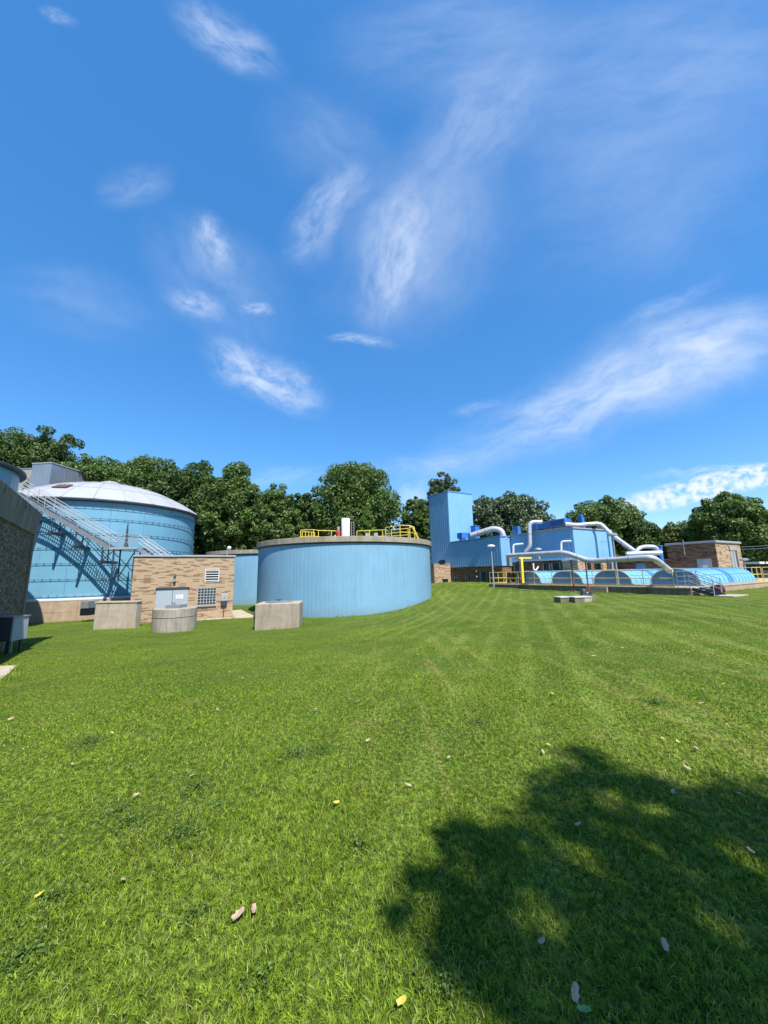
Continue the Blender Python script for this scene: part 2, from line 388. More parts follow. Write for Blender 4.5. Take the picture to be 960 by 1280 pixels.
def grass_tint(k, base, dry, deep):
    """colour of the sward by place: painted-in sheen of mowing stripes, dry and lush patches"""
    g = k.n('ShaderNodeNewGeometry'); pos = g.outputs['Position']
    def rot(az, sc_=(1, 1, 1)):
        m = k.n('ShaderNodeMapping'); k.L.new(pos, m.inputs[0]); m.inputs['Rotation'].default_value = (0, 0, az); m.inputs['Scale'].default_value = sc_; return m.outputs[0]
    big = k.noise(pos, .35, 4, .6); mid = k.noise(pos, 1.5, 5, .6); sm = k.noise(pos, 6, 3, .6)
    r = k.mix(k.rng(big, .35, .65), base, deep)
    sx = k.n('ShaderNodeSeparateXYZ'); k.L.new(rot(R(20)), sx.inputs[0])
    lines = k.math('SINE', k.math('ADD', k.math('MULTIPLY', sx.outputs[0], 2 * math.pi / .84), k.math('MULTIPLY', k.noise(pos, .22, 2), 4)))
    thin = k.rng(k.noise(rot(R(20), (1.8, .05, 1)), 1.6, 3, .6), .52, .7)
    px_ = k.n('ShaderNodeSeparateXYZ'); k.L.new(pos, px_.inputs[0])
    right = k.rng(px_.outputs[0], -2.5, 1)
    r = k.mix(k.math('MULTIPLY', k.math('MULTIPLY', k.math('MULTIPLY', k.rng(lines, .1, .9), k.rng(k.noise(pos, .5, 3), .35, .6)), right), .55), r, tuple(min(1, x * 1.5 + .04) for x in base))  # pale stripes paint in the sheen of blades bent by the mower
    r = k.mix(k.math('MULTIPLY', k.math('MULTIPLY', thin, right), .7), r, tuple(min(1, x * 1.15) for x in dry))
    # left part: shade of the mowing stripes painted along the contour
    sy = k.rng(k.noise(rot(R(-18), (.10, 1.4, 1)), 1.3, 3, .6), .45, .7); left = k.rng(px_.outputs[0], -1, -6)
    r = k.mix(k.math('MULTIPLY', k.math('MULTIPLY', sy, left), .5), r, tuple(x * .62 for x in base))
    r = k.mix(k.math('MULTIPLY', k.rng(mid, .56, .74), .60), r, dry)
    r = k.mix(k.math('MULTIPLY', k.rng(mid, .44, .30), .55), r, deep)
    r = k.mix(k.math('MULTIPLY', k.rng(sm, .55, .72), .45), r, deep)
    ol = k.noise(rot(.4), .9, 5, .65); r = k.mix(k.math('MULTIPLY', k.rng(ol, .52, .66), .5), r, tuple((base[0] * .95, base[1] * .66, base[2] * 1.2)))
    fine = k.noise(pos, 26, 3, .7); r = k.mix(k.math('MULTIPLY', k.rng(fine, .53, .43), .72), r, tuple(x * .26 for x in base))
    r = k.mix(k.math('MULTIPLY', k.rng(fine, .54, .64), .65), r, tuple(min(1, x * 1.75) for x in base))
    return r
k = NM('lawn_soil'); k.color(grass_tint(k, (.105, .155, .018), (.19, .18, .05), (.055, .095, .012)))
k.bump(k.noise(k.coord('Object'), 30, 4, .7), .8, .03); gm.materials.append(k.done(.95, 0, .1))

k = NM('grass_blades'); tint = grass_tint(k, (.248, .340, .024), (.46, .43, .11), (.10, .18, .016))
gg = k.n('ShaderNodeNewGeometry'); rnd = gg.outputs['Random Per Island']
tint = k.mix(k.rng(rnd, 0, 1, .0, .75), tint, (.10, .19, .015)); 
tint = k.mix(k.math('MULTIPLY', k.rng(rnd, .93, .95), .7), tint, (.42, .38, .18))
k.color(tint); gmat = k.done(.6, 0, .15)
tr = k.n('ShaderNodeBsdfTranslucent'); k.L.new(tint, tr.inputs[0]); mx = k.n('ShaderNodeMixShader'); mx.inputs[0].default_value = .22
k.L.new(k.b.outputs[0], mx.inputs[1]); k.L.new(tr.outputs[0], mx.inputs[2]); k.L.new(mx.outputs[0], k.N['Material Output'].inputs[0])

# ------------------------------------------------------------------ layout frames
GR = R(30)                                   # the plant's grid: local +x runs away to the right, local +y away to the left
gx_, gy_ = Vector((math.cos(GR), math.sin(GR), 0)), Vector((-math.sin(GR), math.cos(GR), 0))
def grid_pt(o, x, y, z=0): return Vector((o[0], o[1], 0)) + gx_ * x + gy_ * y + Vector((0, 0, z))
DIG_C, DIG_R = (-27.35, 35.9), 7.7
T1_C, T1_R = (-3.45, 32.9), 7.4
T2_C, T2_R = (-13.4, 44.6), 7.3
WING = (13.2, 42.0); PLAT = (18.5, 21.5); BLOW = (18.5, 36.0)
keep_out = [('c', DIG_C, DIG_R + .35), ('c', T1_C, T1_R), ('c', T2_C, T2_R)]

# ------------------------------------------------------------------ left concrete building
lb = Vector((-15.35, 16.0)); lbz = -1.2; LB_RZ = math.radians(90 + 35.6)   # local +x along the wall away from the camera, +y to the left of it
t = thing('concrete_building', 'shaded rough aggregate concrete building with stained coping at the left edge', 'building', (lb.x, lb.y, 0), LB_RZ)
top = 4.55
MB().box(-14, -.35, 0, 9, lbz, top - 1.0).build('wall', M['aggregate'], t)
MB().box(-.35, 0, -.06, 9, lbz, top - 1.0).build('corner_pier', M['conc_dark'], t, bevel=.02)
b = MB(); b.hexa([(-14.1, -.08, top - 1.0), (.08, -.08, top - 1.0), (.08, 9.1, top - 1.0), (-14.1, 9.1, top - 1.0),
                  (-14.1, -.16, top), (.14, -.16, top), (.14, 9.3, top), (-14.1, 9.3, top)])
b.build('coping', M['coping'], t, bevel=.03)
for xx in (-3.2, -6.4, -9.6): MB().box(xx - .012, xx + .012, -.162, -.12, top - .3, top + .002).build('coping_joint', M['black'], t)
u1 = Vector((math.cos(LB_RZ), math.sin(LB_RZ))); u2 = Vector((-math.sin(LB_RZ), math.cos(LB_RZ)))
keep_out.append(('p', [tuple(lb - u1 * 14), tuple(lb), tuple(lb + u2 * 9), tuple(lb - u1 * 14 + u2 * 9)]))

# electrical cabinet and duct against it
c = Vector((-13.2, 12.9)); cz = gz_(c.x, c.y)
t = thing('electrical_cabinet', 'dark fronted electrical cabinet with pale grey side on legs by the shaded aggregate wall', 'cabinet', (c.x, c.y, cz), 0)
MB().box(-.1, .55, .003, .55, .42, 1.20).build('housing', M['cabinet'], t, bevel=.012)
MB().box(-.1, .55, -.05, .0, .42, 1.20).build('door', M['cabinet_dark'], t, bevel=.008)  # front coloured darker than the housing
for x, y in ((.0, .05), (.45, .05), (0, .45), (.45, .45)): MB().box(x - .03, x + .03, y - .03, y + .03, -.15, .419).build('leg', M['dark'], t)
for x in (.10, .25, .38): MB().tube([(x, .2, -.15), (x, .2, .419)], .03).build('conduit', M['galv'], t, smooth=True)
MB().box(-.13, .58, -.08, .58, 1.202, 1.23).build('cover', M['galv'], t)
c2 = Vector((-13.1, 12.2)); z2 = gz_(c2.x, c2.y)
t = thing('meter_box', 'black narrow utility box left of the grey electrical cabinet', 'utility box', (c2.x, c2.y, z2), 0)
MB().box(0, .3, 0, .3, -.1, 1.75).build('housing', M['dark'], t, bevel=.01)
MB().box(.04, .26, -.02, -.002, .6, 1.65).build('door', M['black'], t)

# round tank behind the left building
_T = at(33, 597, 22.5); tc0 = (_T.x - 5.3 * .717, _T.y - 5.3 * .697); TZ = _T.z + 1.4 - 8.45
t = thing('clarifier_tank', 'pale blue round tank with a dark rim rising behind the concrete building', 'tank', (*tc0, -1.4 + TZ))
MB().lathe([(5.0, -2), (5.0, 8.5)], 120, rib=lambda i: .02 if i % 4 == 0 else 0).build('wall', M['tank_cyan'], t)
MB().lathe([(5.0, 8.38), (5.3, 8.40), (5.33, 8.5), (5.30, 8.58), (4.9, 8.64)], 96).build('rim', M['dark'], t, smooth=True)
MB().lathe([(4.9, 8.66), (3.0, 9.05), (0.01, 9.3)], 96).build('roof', M['grey_metal'], t, smooth=True)
MB().box(2.6, 4.0, -1.4, .4, 8.8, 9.9).build('hatch_box', M['grey_metal'], t, bevel=.03)

# ------------------------------------------------------------------ domed digester
t = thing('domed_tank', 'large blue round tank with white dome roof on a tan concrete base', 'tank', (*DIG_C, -1.6))
H0, H1 = 1.55 + .1, 9.45
base = MB(); base.lathe([(DIG_R + .25, -.3), (DIG_R + .25, H0), (DIG_R - .1, H0 + .02)], 128); bo = base.build('concrete_base', M['conc_tan'], t, smooth=True)
jb = MB(); jb.lathe([(DIG_R + .252, .78), (DIG_R + .254, .80)], 128)
for i in range(16):
    a = 2 * math.pi * i / 16 + .1; cc = Vector((math.cos(a), math.sin(a), 0)) * (DIG_R + .25); jb.cyl(cc.x, cc.y, -.2, H0, .012, 6)
jb.build('concrete_joint', M['conc_dark'], t)
MB().lathe([(DIG_R + .27, H0 + .0), (DIG_R + .27, H0 + .10), (DIG_R + .02, H0 + .16)], 128).build('base_flashing', M['white_panel'], t, smooth=True)
wall = MB(); wall.lathe([(DIG_R, H0 + .1), (DIG_R, H1)], 160); wo_ = wall.build('wall', M['tank_cyan'], t, smooth=True)
sm = MB()
for i in range(20):
    a = 2 * math.pi * i / 20 + .05
    for q, (za, zb) in enumerate(((H0 + .1, 4.1), (4.1, 6.7), (6.7, H1))):
        aa = a + (.07 if q % 2 else 0); cc = Vector((math.cos(aa), math.sin(aa), 0)) * (DIG_R + .004); sm.cyl(cc.x, cc.y, za, zb, .018, 5)
sm.build('wall_joint', M['trim_blue'], t)
for z in (2.05, 3.25, 4.45, 5.65, 6.85, 8.05, 8.95):
    h = MB(); h.lathe([(DIG_R + .10, z - .02), (DIG_R + .12, z), (DIG_R + .10, z + .02), (DIG_R + .08, z), (DIG_R + .10, z - .02)], 128)
    for i in range(90):
        a = 2 * math.pi * i / 90; d = Vector((math.cos(a), math.sin(a), 0)); e = Vector((-d.y, d.x, 0))
        p = d * (DIG_R + .06) + Vector((0, 0, z)); h.bar(p - Vector((0, 0, .05)), p + Vector((0, 0, .05)), .03, .10, up=d)
    h.build('hoop', M['galv'] if z < 2.2 else M['hoop'], t)
MB().lathe([(DIG_R, H1 - .02), (DIG_R + .32, H1 + .0), (DIG_R + .36, H1 + .12), (DIG_R + .30, H1 + .2)], 128).build('eave', M['dark'], t, smooth=True)
prof = [(DIG_R + .34 - .0, H1 + .2)]
RD = (DIG_R + .34); hd = 2.75; RS = (RD * RD + hd * hd) / (2 * hd)
prof = [(RD * math.cos(a) if False else r, H1 + .2 + math.sqrt(max(RS * RS - r * r, 0)) - (RS - hd)) for r in [RD * (1 - i / 12) for i in range(12)] + [.02] for a in [0]]
MB().lathe(prof, 24).build('dome', M['dome'], t)
rb = MB()
for i in range(24):
    a = 2 * math.pi * i / 24; rb.tube([(r * math.cos(a), r * math.sin(a), z + .02) for r, z in prof], .03, 5)
for q in (3, 7):
    r, z = prof[q]; rb.tube([(r * math.cos(2 * math.pi * i / 24), r * math.sin(2 * math.pi * i / 24), z + .02) for i in range(25)], .025, 5)
rb.build('dome_seam', M['dome'], t)
MB().lathe([(.9, prof[-2][1] - .1), (.9, prof[-1][1] + .25), (.5, prof[-1][1] + .4), (.01, prof[-1][1] + .42)], 24).build('dome_vent', M['dome'], t, smooth=True)
# brown hatch lying on the dome's near slope
ha = math.radians(-84); hr = DIG_R * .80
hz = H1 + .2 + math.sqrt(RS * RS - hr * hr) - (RS - hd); hp = Vector((hr * math.cos(ha), hr * math.sin(ha), hz + .04))
nrm = Vector((hp.x, hp.y, math.sqrt(RS * RS - hr * hr))).normalized(); tan_ = Vector((-math.sin(ha), math.cos(ha), 0)); up_ = nrm.cross(tan_)
MB().bar(hp - tan_ * .55, hp + tan_ * .55, .8, .12, up=nrm).build('roof_hatch', M['brown'], t)
bp = at(110, 758, 27.6) - Vector((*DIG_C, -1.6)); 
vb = MB(); vb.box(bp.x - .28, bp.x + .28, bp.y - .35, bp.y + .6, bp.z - .1, bp.z + .38); vb.build('vent_hood', M['galv'], t)
MB().box(bp.x - .3, bp.x + .3, bp.y - .30, bp.y + .6, bp.z - .62, bp.z - .12).build('vent_opening', M['black'], t)

# grey metal penthouse behind the dome
pA = at(65, 579, 43); zt = pA.z + 1.4
t = thing('metal_penthouse', 'grey metal clad building block behind the white dome roof', 'building', (pA.x, pA.y, -1.4), R(-5))
MB().box(-14, -2.6, .25, 10, -.3, zt - .5).build('side_wall', M['conc_grey'], t)
MB().box(-2.597, 0, 0, 24, -.3, zt).build('wall', M['grey_metal'], t)
b = MB()
for x in (-2.0, -1.0): b.box(x - .03, x + .03, -.03, .0, 0, zt)
for y in np.arange(1.8, 24, 1.8): b.box(.001, .03, y - .03, y + .03, 0, zt)
b.build('panel_joint', M['galv'], t)
MB().box(-2.65, .06, -.06, 24.05, zt + .002, zt + .14).build('roof_edge', M['galv_white'], t)
MB().box(-14, -2.66, .20, 10, zt - .498, zt - .38).build('side_coping', M['galv'], t)
MB().box(-3.6, -2.9, -.2, .248, zt - 2.3, zt - 1.7).build('wall_vent', M['galv_white'], t)

# ------------------------------------------------------------------ staircase along the digester
s0, s1 = at(20, 616, 26.9), at(141, 686, 28.3)
t = thing('metal_staircase', 'long galvanised staircase with pipe handrails climbing past the domed tank', 'staircase', (s1.x, s1.y, gz_(s1.x, s1.y)))
o = Vector(t.location); d = (s1 - s0); dh = Vector((d.x, d.y, 0)); run = dh.length; dh.normalize(); side = Vector((-dh.y, dh.x, 0))
for sg in (-.5, .5): MB().bar(s0 + side * sg - o, s1 + side * sg - o, .06, .28).build('stringer', M['galv'], t)
nst = 24; tb = []
for i in range(nst):
    p = s0 + d * ((i + .5) / nst) + Vector((0, 0, .10)) - o
    b = MB(); b.bar(p - side * .47 - dh * .08, p + side * .47 - dh * .08, .05, .04); b.bar(p - side * .47 + dh * .08, p + side * .47 + dh * .08, .05, .04); b.build('tread', M['galv'], t)
UPV = Vector((0, 0, 1))
def stair_rail(a, b, nm, npost, mat, parent, rails=(.45, .75, 1.05)):
    a, b = Vector(a), Vector(b)
    for i in range(npost):
        p = a.lerp(b, i / (npost - 1)); MB().tube([p, p + UPV * 1.05], .025, 7).build('post', mat, parent, smooth=True)
    for r_ in rails: MB().tube([a + UPV * r_, b + UPV * r_], .024, 7).build('handrail' if r_ > 1 else 'mid_rail', mat, parent, smooth=True)
for sg in (-.55, .55): stair_rail(s0 + side * sg - o + UPV * .1, s1 + side * sg - o + UPV * .1, '', 7, M['galv_white'], t)
# landing
l0 = s1 + dh * .02 - o; l1 = l0 + dh * 1.9
MB().bar(l0 + UPV * -.0, l1, 1.2, .16).build('landing', M['galv_white'], t)
for sg in (-.58, .58): stair_rail(l0 + side * sg, l1 + side * sg, '', 3, M['galv_white'], t)
# lower flight beyond the landing
f0 = l1; f1 = l1 + dh * 3.6 - UPV * 2.6
for sg in (-.5, .5): MB().bar(f0 + side * sg, f1 + side * sg, .06, .28).build('stringer', M['galv'], t)
for sg in (-.55, .55): stair_rail(f0 + side * sg, f1 + side * sg, '', 5, M['galv_white'], t)
for i in range(14):
    p = f0.lerp(f1, (i + .5) / 14) + UPV * .1; MB().bar(p - side * .47, p + side * .47, .27, .04).build('tread', M['galv'], t)
# knee brackets and posts below the flight
for q in (.18, .42, .66, .93):
    p = s0.lerp(s1, q) - o - UPV * .15; zb = p.z - 1.15
    for sg in (-.45, .45):
        MB().tube([p + side * sg, p + side * sg - UPV * 1.15], .05, 6).build('support_post', M['dark'], t)
    if True:
        MB().bar(p - side * .6 - UPV * 1.15, p + side * 1.9 - UPV * 1.15, .14, .22).build('support_bracket', M['dark'], t)
        MB().bar(p - side * .5 - UPV * 1.1, p + side * 1.4 - UPV * .1, .06, .06).build('support_brace', M['dark'], t)
for x in (.3, 1.7):
    for sg in (-.5, .5):
        p = l0 + dh * x + side * sg; MB().tube([p, p - UPV * 2.3], .06, 6).build('support_post', M['dark'], t)
    MB().bar(l0 + dh * x - side * .5 - UPV * .3, l0 + dh * (2.0 - x) + side * .5 - UPV * 2.2, .06, .06).build('support_brace', M['dark'], t)
# davit on landing
dv = s1 + dh * .75 + side * .3
t = thing('davit_post', 'dark slim davit post standing on the stair landing', 'post', (dv.x, dv.y, s1.z + .08))
MB().tube([(0, 0, 0), (0, 0, .45), (0, 0, 1.3), (0, 0, 1.95)], .03, 8, rs=[.20, .09, .075, .035]).build('mast', M['dark'], t, smooth=True)
MB().cyl(0, 0, 0, .03, .22, 16).build('base_plate', M['dark'], t)
MB().tube([(0, 0, 1.95), (0, 0, 2.15)], .012, 6).build('tip', M['dark'], t)

# ------------------------------------------------------------------ brick pump house
ph = Vector((-16.6, 24.5)); PHZ = -1.35; PR = R(27)
t = thing('pump_house', 'small flat roofed tan brick pump house with grey door and grid window', 'building', (ph.x, ph.y, PHZ), PR)
W_, D_, HT = 6.2, 4.2, 4.5
MB().box(0, W_, 0, D_, -.3, HT - .12).build('wall', M['brick'], t)
MB().box(-.06, W_ + .06, -.08, D_ + .05, HT - .118, HT).build('roof_edge', M['galv_white'], t, bevel=.01)
def u_at(px):                                     # distance along the front for a photo column
    dd = ray(px, 722); q = Vector((math.cos(PR), math.sin(PR)))
    A_ = np.array([[dd.x / dd.y * q.y - q.x]]); return (ph.x - dd.x / dd.y * ph.y) / A_[0, 0]
def z_at(px, py):
    s_ = u_at(px); Y = ph.y + math.sin(PR) * s_; return at(px, py, Y).z - PHZ
x0, x1, zb, zt2 = u_at(197), u_at(236.5), 0, z_at(217, 736)
dr = MB().box(x0, x1, -.03, -.004, 0, zt2).build('door', M['door_grey'], t)
MB().box((x0 + x1) / 2 - .012, (x0 + x1) / 2 + .012, -.036, -.031, 0, zt2 - .05).build('door_gap', M['dark'], dr)
MB().box(x0 - .05, x1 + .05, -.10, -.004, zt2 + .003, zt2 + .1).build('lintel', M['dark'], t)
sx = u_at(226); sz = z_at(226, 746)
sg = MB().box(sx - .22, sx + .22, -.045, -.037, sz - .14, sz + .14).build('door_sign', M['white'], dr)
b = MB()
for rr_ in range(3): b.box(sx - .17, sx + .17 - .08 * (rr_ % 2), -.048, -.0455, sz + .06 - rr_ * .075, sz + .085 - rr_ * .075)
b.build('sign_lettering', M['cabinet'], sg)
MB().box((x0 + x1) / 2 + .06, (x0 + x1) / 2 + .14, -.08, -.031, 1.0, 1.16).build('handle', M['dark'], dr)
# louvre vent
x0, x1, z0, z1 = u_at(257), u_at(273), z_at(265, 727), z_at(265, 712)
lv = MB().box(x0, x1, -.03, -.004, z0, z1).build('louvre', M['black'], t)
b = MB(); b.box(x0 - .04, x0, -.05, -.003, z0 - .04, z1 + .04); b.box(x1, x1 + .04, -.05, -.003, z0 - .04, z1 + .04); b.box(x0, x1, -.05, -.003, z1, z1 + .04); b.box(x0, x1, -.05, -.003, z0 - .04, z0)
b.build('louvre_frame', M['white'], lv)
b = MB()
for i in range(5):
    zz_ = z0 + (i + .5) * (z1 - z0) / 5; b.bar((x0, -.05, zz_), (x1, -.05, zz_), .09, .05)
b.build('louvre_blade', M['white'], lv)
# block window
x0, x1, z0, z1 = u_at(248.5), u_at(271), z_at(260, 756), z_at(260, 735)
wn2 = MB().box(x0, x1, -.02, -.004, z0, z1).build('window', M['glass'], t)
b = MB()
for i in range(7): xx = x0 + (x1 - x0) * i / 6; b.box(xx - .022, xx + .022, -.05, -.003, z0, z1)
for i in range(7): zz_ = z0 + (z1 - z0) * i / 6; b.box(x0 - .02, x1 + .02, -.06, -.051, zz_ - .022, zz_ + .022)
b.build('window_grille', M['cabinet'], wn2)
MB().box(x0 - .06, x1 + .06, -.10, -.003, z0 - .10, z0 - .03).build('window_sill', M['conc_pale'], wn2)
# lamp
lx, lz = u_at(218.5), z_at(218, 723)
lp = MB().box(lx - .07, lx + .07, -.22, -.004, lz - .02, lz + .22).build('wall_lamp', M['dark'], t, bevel=.02)
MB().cyl(lx, -.13, lz - .22, lz - .02, .07, 14, .09).build('lamp_glass', M['cabinet'], lp, smooth=True)
# meter on the wall
mx_, mz = u_at(281.5), z_at(281, 750)
MB().box(mx_ - .22, mx_ + .22, -.20, -.004, mz - .05, mz + .42).build('meter_housing', M['cabinet'], t, bevel=.015)
MB().box(mx_ - .20, mx_ + .20, -.17, -.004, mz - .38, mz - .053).build('meter_lower_box', M['dark'], t, bevel=.015)
MB().tube([(mx_, -.08, mz - .38), (mx_, -.08, 0)], .035, 8).build('conduit', M['oxide'], t, smooth=True)
MB().cyl(mx_, -.21, mz + .16, mz + .2, .03, 8).build('meter_dial', M['dark'], t)
def wpt(o_, rz_, x, y): return (o_.x + math.cos(rz_) * x - math.sin(rz_) * y, o_.y + math.sin(rz_) * x + math.cos(rz_) * y)
keep_out.append(('p', [wpt(ph, PR, 0, 0), wpt(ph, PR, W_, 0), wpt(ph, PR, W_, D_), wpt(ph, PR, 0, D_)]))
# white lamp post behind the roof
lp0 = at(284, 690, 31)
t = thing('globe_lamp', 'small white globe lamp on a thin post behind the brick pump house roof', 'lamp', (lp0.x, lp0.y, gz_(lp0.x, lp0.y)))
zl = at(286, 685, 31).z - t.location.z
MB().tube([(0, 0, 0), (0, 0, zl + .1)], .035, 8).build('pole', M['galv_white'], t, smooth=True)
b = MB(); b.lathe([(.01, -.17), (.12, -.12), (.17, 0), (.12, .12), (.01, .17)], 14, c=(.16, 0)); b.v = [(x, y, z + zl) for x, y, z in b.v]
b.build('globe', M['white'], t, smooth=True)
MB().bar((0, 0, zl), (.16, 0, zl), .03, .03).build('arm', M['galv_white'], t)

# path past the pump house
def sheet(name, pts, mat, lift=.03, label=None):
    b = MB(); rows = 10; A_, B_, C_, D__ = [Vector(p) for p in pts]; vs = []
    for i in range(rows + 1):
        for j in range(rows + 1):
            s_, r_ = i / rows, j / rows; p = A_ * (1 - s_) * (1 - r_) + B_ * s_ * (1 - r_) + C_ * s_ * r_ + D__ * (1 - s_) * r_
            vs.append((p.x, p.y, gz_(p.x, p.y) + lift))
    fs = [(i * (rows + 1) + j, (i + 1) * (rows + 1) + j, (i + 1) * (rows + 1) + j + 1, i * (rows + 1) + j + 1) for i in range(rows) for j in range(rows)]
    m_ = len(vs); vs += [(x, y, z - .15) for x, y, z in vs]; fs2 = []
    edge = [j for j in range(rows + 1)] + [i * (rows + 1) + rows for i in range(1, rows + 1)] + [rows * (rows + 1) + j for j in range(rows - 1, -1, -1)] + [i * (rows + 1) for i in range(rows - 1, 0, -1)]
    fs2 = [(edge[i], edge[(i + 1) % len(edge)], edge[(i + 1) % len(edge)] + m_, edge[i] + m_) for i in range(len(edge))]
    b.add(vs, fs + fs2); o_ = b.build(name, mat); tag(o_, label, 'path', kind='structure'); keep_out.append(('p', [tuple(p)[:2] for p in pts])); return o_
q0, q1 = wpt(ph, PR, 2.9, -.55), wpt(ph, PR, W_ + .0, -.75)
sheet('path', [q0, q1, wpt(ph, PR, W_ + .0, -.06), wpt(ph, PR, 2.9, -.06)], M['path'], label='concrete path strip along the front of the brick pump house')
sheet('path', [wpt(ph, PR, W_ + .003, -.75), wpt(ph, PR, W_ + 1.5, -.9), wpt(ph, PR, W_ + 1.25, 6), wpt(ph, PR, W_ + .1, 6)], M['path'], label='concrete path passing between the pump house and the blue tanks')
def gh(px, py):
    d_ = ray(px, py); tt = 1.6 / -d_.z
    for _ in range(8): q = EYE + d_ * tt; tt = (EYE.z - gz_(q.x, q.y)) / -d_.z
    q = EYE + d_ * tt; return (q.x, q.y)
sheet('pavement', [gh(-70, 838), gh(21, 833), gh(-3, 854), gh(-110, 880)], M['path'], label='worn concrete slab at the left edge of the lawn')

# low wall block, round well, square vault
wb = at(144.5, 783, 22.8)
t = thing('retaining_block', 'low pale weathered concrete block left of the brick pump house', 'concrete block', (wb.x - 1.35, wb.y, gz_(wb.x, wb.y)), 0)
MB().box(0, 2.5, 0, .5, -.3, 1.50).build('block', M['conc_pale'], t, bevel=.03)
MB().box(-.04, 2.54, -.04, .54, 1.502, 1.60).build('cap', M['conc_pale'], t, bevel=.02)
keep_out.append(('p', [(wb.x - 1.45, wb.y), (wb.x + 1.5, wb.y + .2), (wb.x + 1.4, wb.y + 1.5), (wb.x - 1.5, wb.y + 1.3)]))
wc = at(217.5, 787, 21.6); rw = 1.12; wz = gz_(wc.x, wc.y)
t = thing('round_well', 'round streaked concrete well in front of the pump house door', 'well', (wc.x, wc.y, wz))
MB().lathe([(rw, -.3), (rw, .74)], 64).build('lower_ring', M['conc_well'], t, smooth=True)
MB().lathe([(rw - .02, .74), (rw - .02, .77)], 64).build('ring_joint', M['black'], t, smooth=True)
MB().lathe([(rw, .77), (rw, 1.20), (rw - .03, 1.23), (.01, 1.25)], 64).build('upper_ring', M['conc_well'], t, smooth=True)
hb = MB(); hb.box(-.35, .45, -.4, .4, 1.24, 1.40); hb.build('hatch', M['galv'], t, bevel=.02)
MB().tube([(-.02, -.3, 1.40), (-.02, -.3, 1.52), (.12, -.3, 1.52), (.12, -.3, 1.40)], .02, 6).build('handle', M['dark'], t)
keep_out.append(('c', (wc.x, wc.y), rw))
vc = at(318, 785.5, 21.0)
t = thing('valve_vault', 'square tan concrete vault with a metal lid in front of the blue tank', 'vault', (vc.x, vc.y, gz_(vc.x, vc.y)), R(7))
MB().box(0, 2.42, 0, 1.9, -.3, 1.36).build('block', M['conc'], t, bevel=.02)
MB().box(.0, 2.42, .0, 1.9, 1.332, 1.42).build('cap', M['conc_pale'], t, bevel=.03)
MB().lathe([(.75, 1.42), (.75, 1.47), (.1, 1.50), (.01, 1.50)], 28, c=(1.15, .95)).build('lid', M['galv'], t, smooth=True)
b = MB(); b.lathe([(.16, 1.56), (.18, 1.58), (.16, 1.60), (.14, 1.58), (.16, 1.56)], 20, c=(1.15, .8)); b.cyl(1.15, .8, 1.48, 1.6, .03, 8); b.bar((1.0, .8, 1.58), (1.3, .8, 1.58), .02, .02)
b.build('hand_wheel', M['dark'], t, smooth=True)
b = MB(); b.tube(rounded([(-.10, .5, -.2), (-.10, .5, .95), (-.10, .8, 1.05), (.1, .8, 1.05)], .1), .05, 8); b.cyl(-.1, .5, .55, .75, .09, 10)
b.build('drain_pipe', M['dark'], t, smooth=True)
keep_out.append(('p', [wpt(vc, R(7), -.1, 0), wpt(vc, R(7), 2.42, 0), wpt(vc, R(7), 2.42, 1.9), wpt(vc, R(7), -.1, 1.9)]))

# ------------------------------------------------------------------ blue tanks
def blue_tank(name, label, c, r, z0, ztop, dents=True):
    t = thing(name, label, 'tank', (*c, z0))
    h = ztop - z0; nn = 4 * int(2 * math.pi * r / .30 / 1)
    MB().lathe([(r, -.5), (r, h - .48)], nn, rib=lambda i: -.006 if i % 4 == 0 else 0).build('wall', M['tank_blue'], t)
    MB().lathe([(r - .1, h - .48), (r + .10, h - .47), (r + .12, h - .40), (r - .1, h - .385)], 128).build('drip_flashing', M['dark'], t, smooth=True)
    MB().lathe([(r - .3, h - .385), (r + .16, h - .38), (r + .17, h - .02), (r + .14, h), (r - .35, h), (r - .36, h - .2)], 128).build('concrete_rim', M['conc_rim'], t, smooth=True)
    MB().lathe([(r - .355, h - .15), (.01, h - .10)], 64).build('deck', M['conc_grey'], t)
    return t
T1_TOP = 1.6 + 2.62
t1 = blue_tank('blue_tank', 'big light blue round tank with weathered concrete rim and yellow railings on top', T1_C, T1_R, -1.3, T1_TOP)
t2 = blue_tank('blue_tank', 'blue round tank partly hidden between the brick pump house and the nearest blue tank', T2_C, T2_R, -1.3, T1_TOP + .03)
# railings on the tank
def railing(name, label, pts, zb, h=1.07, mat=None, gap=1.3, group=None, rails=(.5, 1.0), r=.03, closed=False):
    pts = [Vector(p) for p in pts]; o_ = Vector((pts[0].x, pts[0].y, zb))
    t = thing(name, label, 'railing', tuple(o_), 0, group)
    for a, b_ in zip(pts[:-1], pts[1:]):
        a = Vector((a.x, a.y, zb)) - o_; b_ = Vector((b_.x, b_.y, zb)) - o_; n_ = max(1, round((b_ - a).length / gap))
        for i in range(n_ + (1 if b_ == Vector((pts[-1].x, pts[-1].y, zb)) - o_ else 0)):
            p = a.lerp(b_, i / n_); MB().tube([p, p + UPV * h], r, 7).build('post', mat, t, smooth=True)
        for k_ in rails: MB().tube([a + UPV * h * k_, b_ + UPV * h * k_], r, 7).build('rail', mat, t, smooth=True)
        MB().bar(a + UPV * .06, b_ + UPV * .06, .012, .10).build('toe_board', mat, t)
    return t
def tk(px, Y): p = at(px, 660, Y); return (p.x, p.y)
zt1 = T1_TOP - .02
railing('guard_railing', 'yellow railing left of the mixer on the big blue tank', [tk(376, 30.2), tk(392, 30.0), tk(398, 30.6), tk(430, 31.6)], zt1, mat=M['yellow'])
railing('guard_railing', 'short yellow railing right behind the mixer on the big blue tank', [tk(446, 31.6), tk(478, 31.2), tk(482, 31.0)], zt1, mat=M['yellow'])
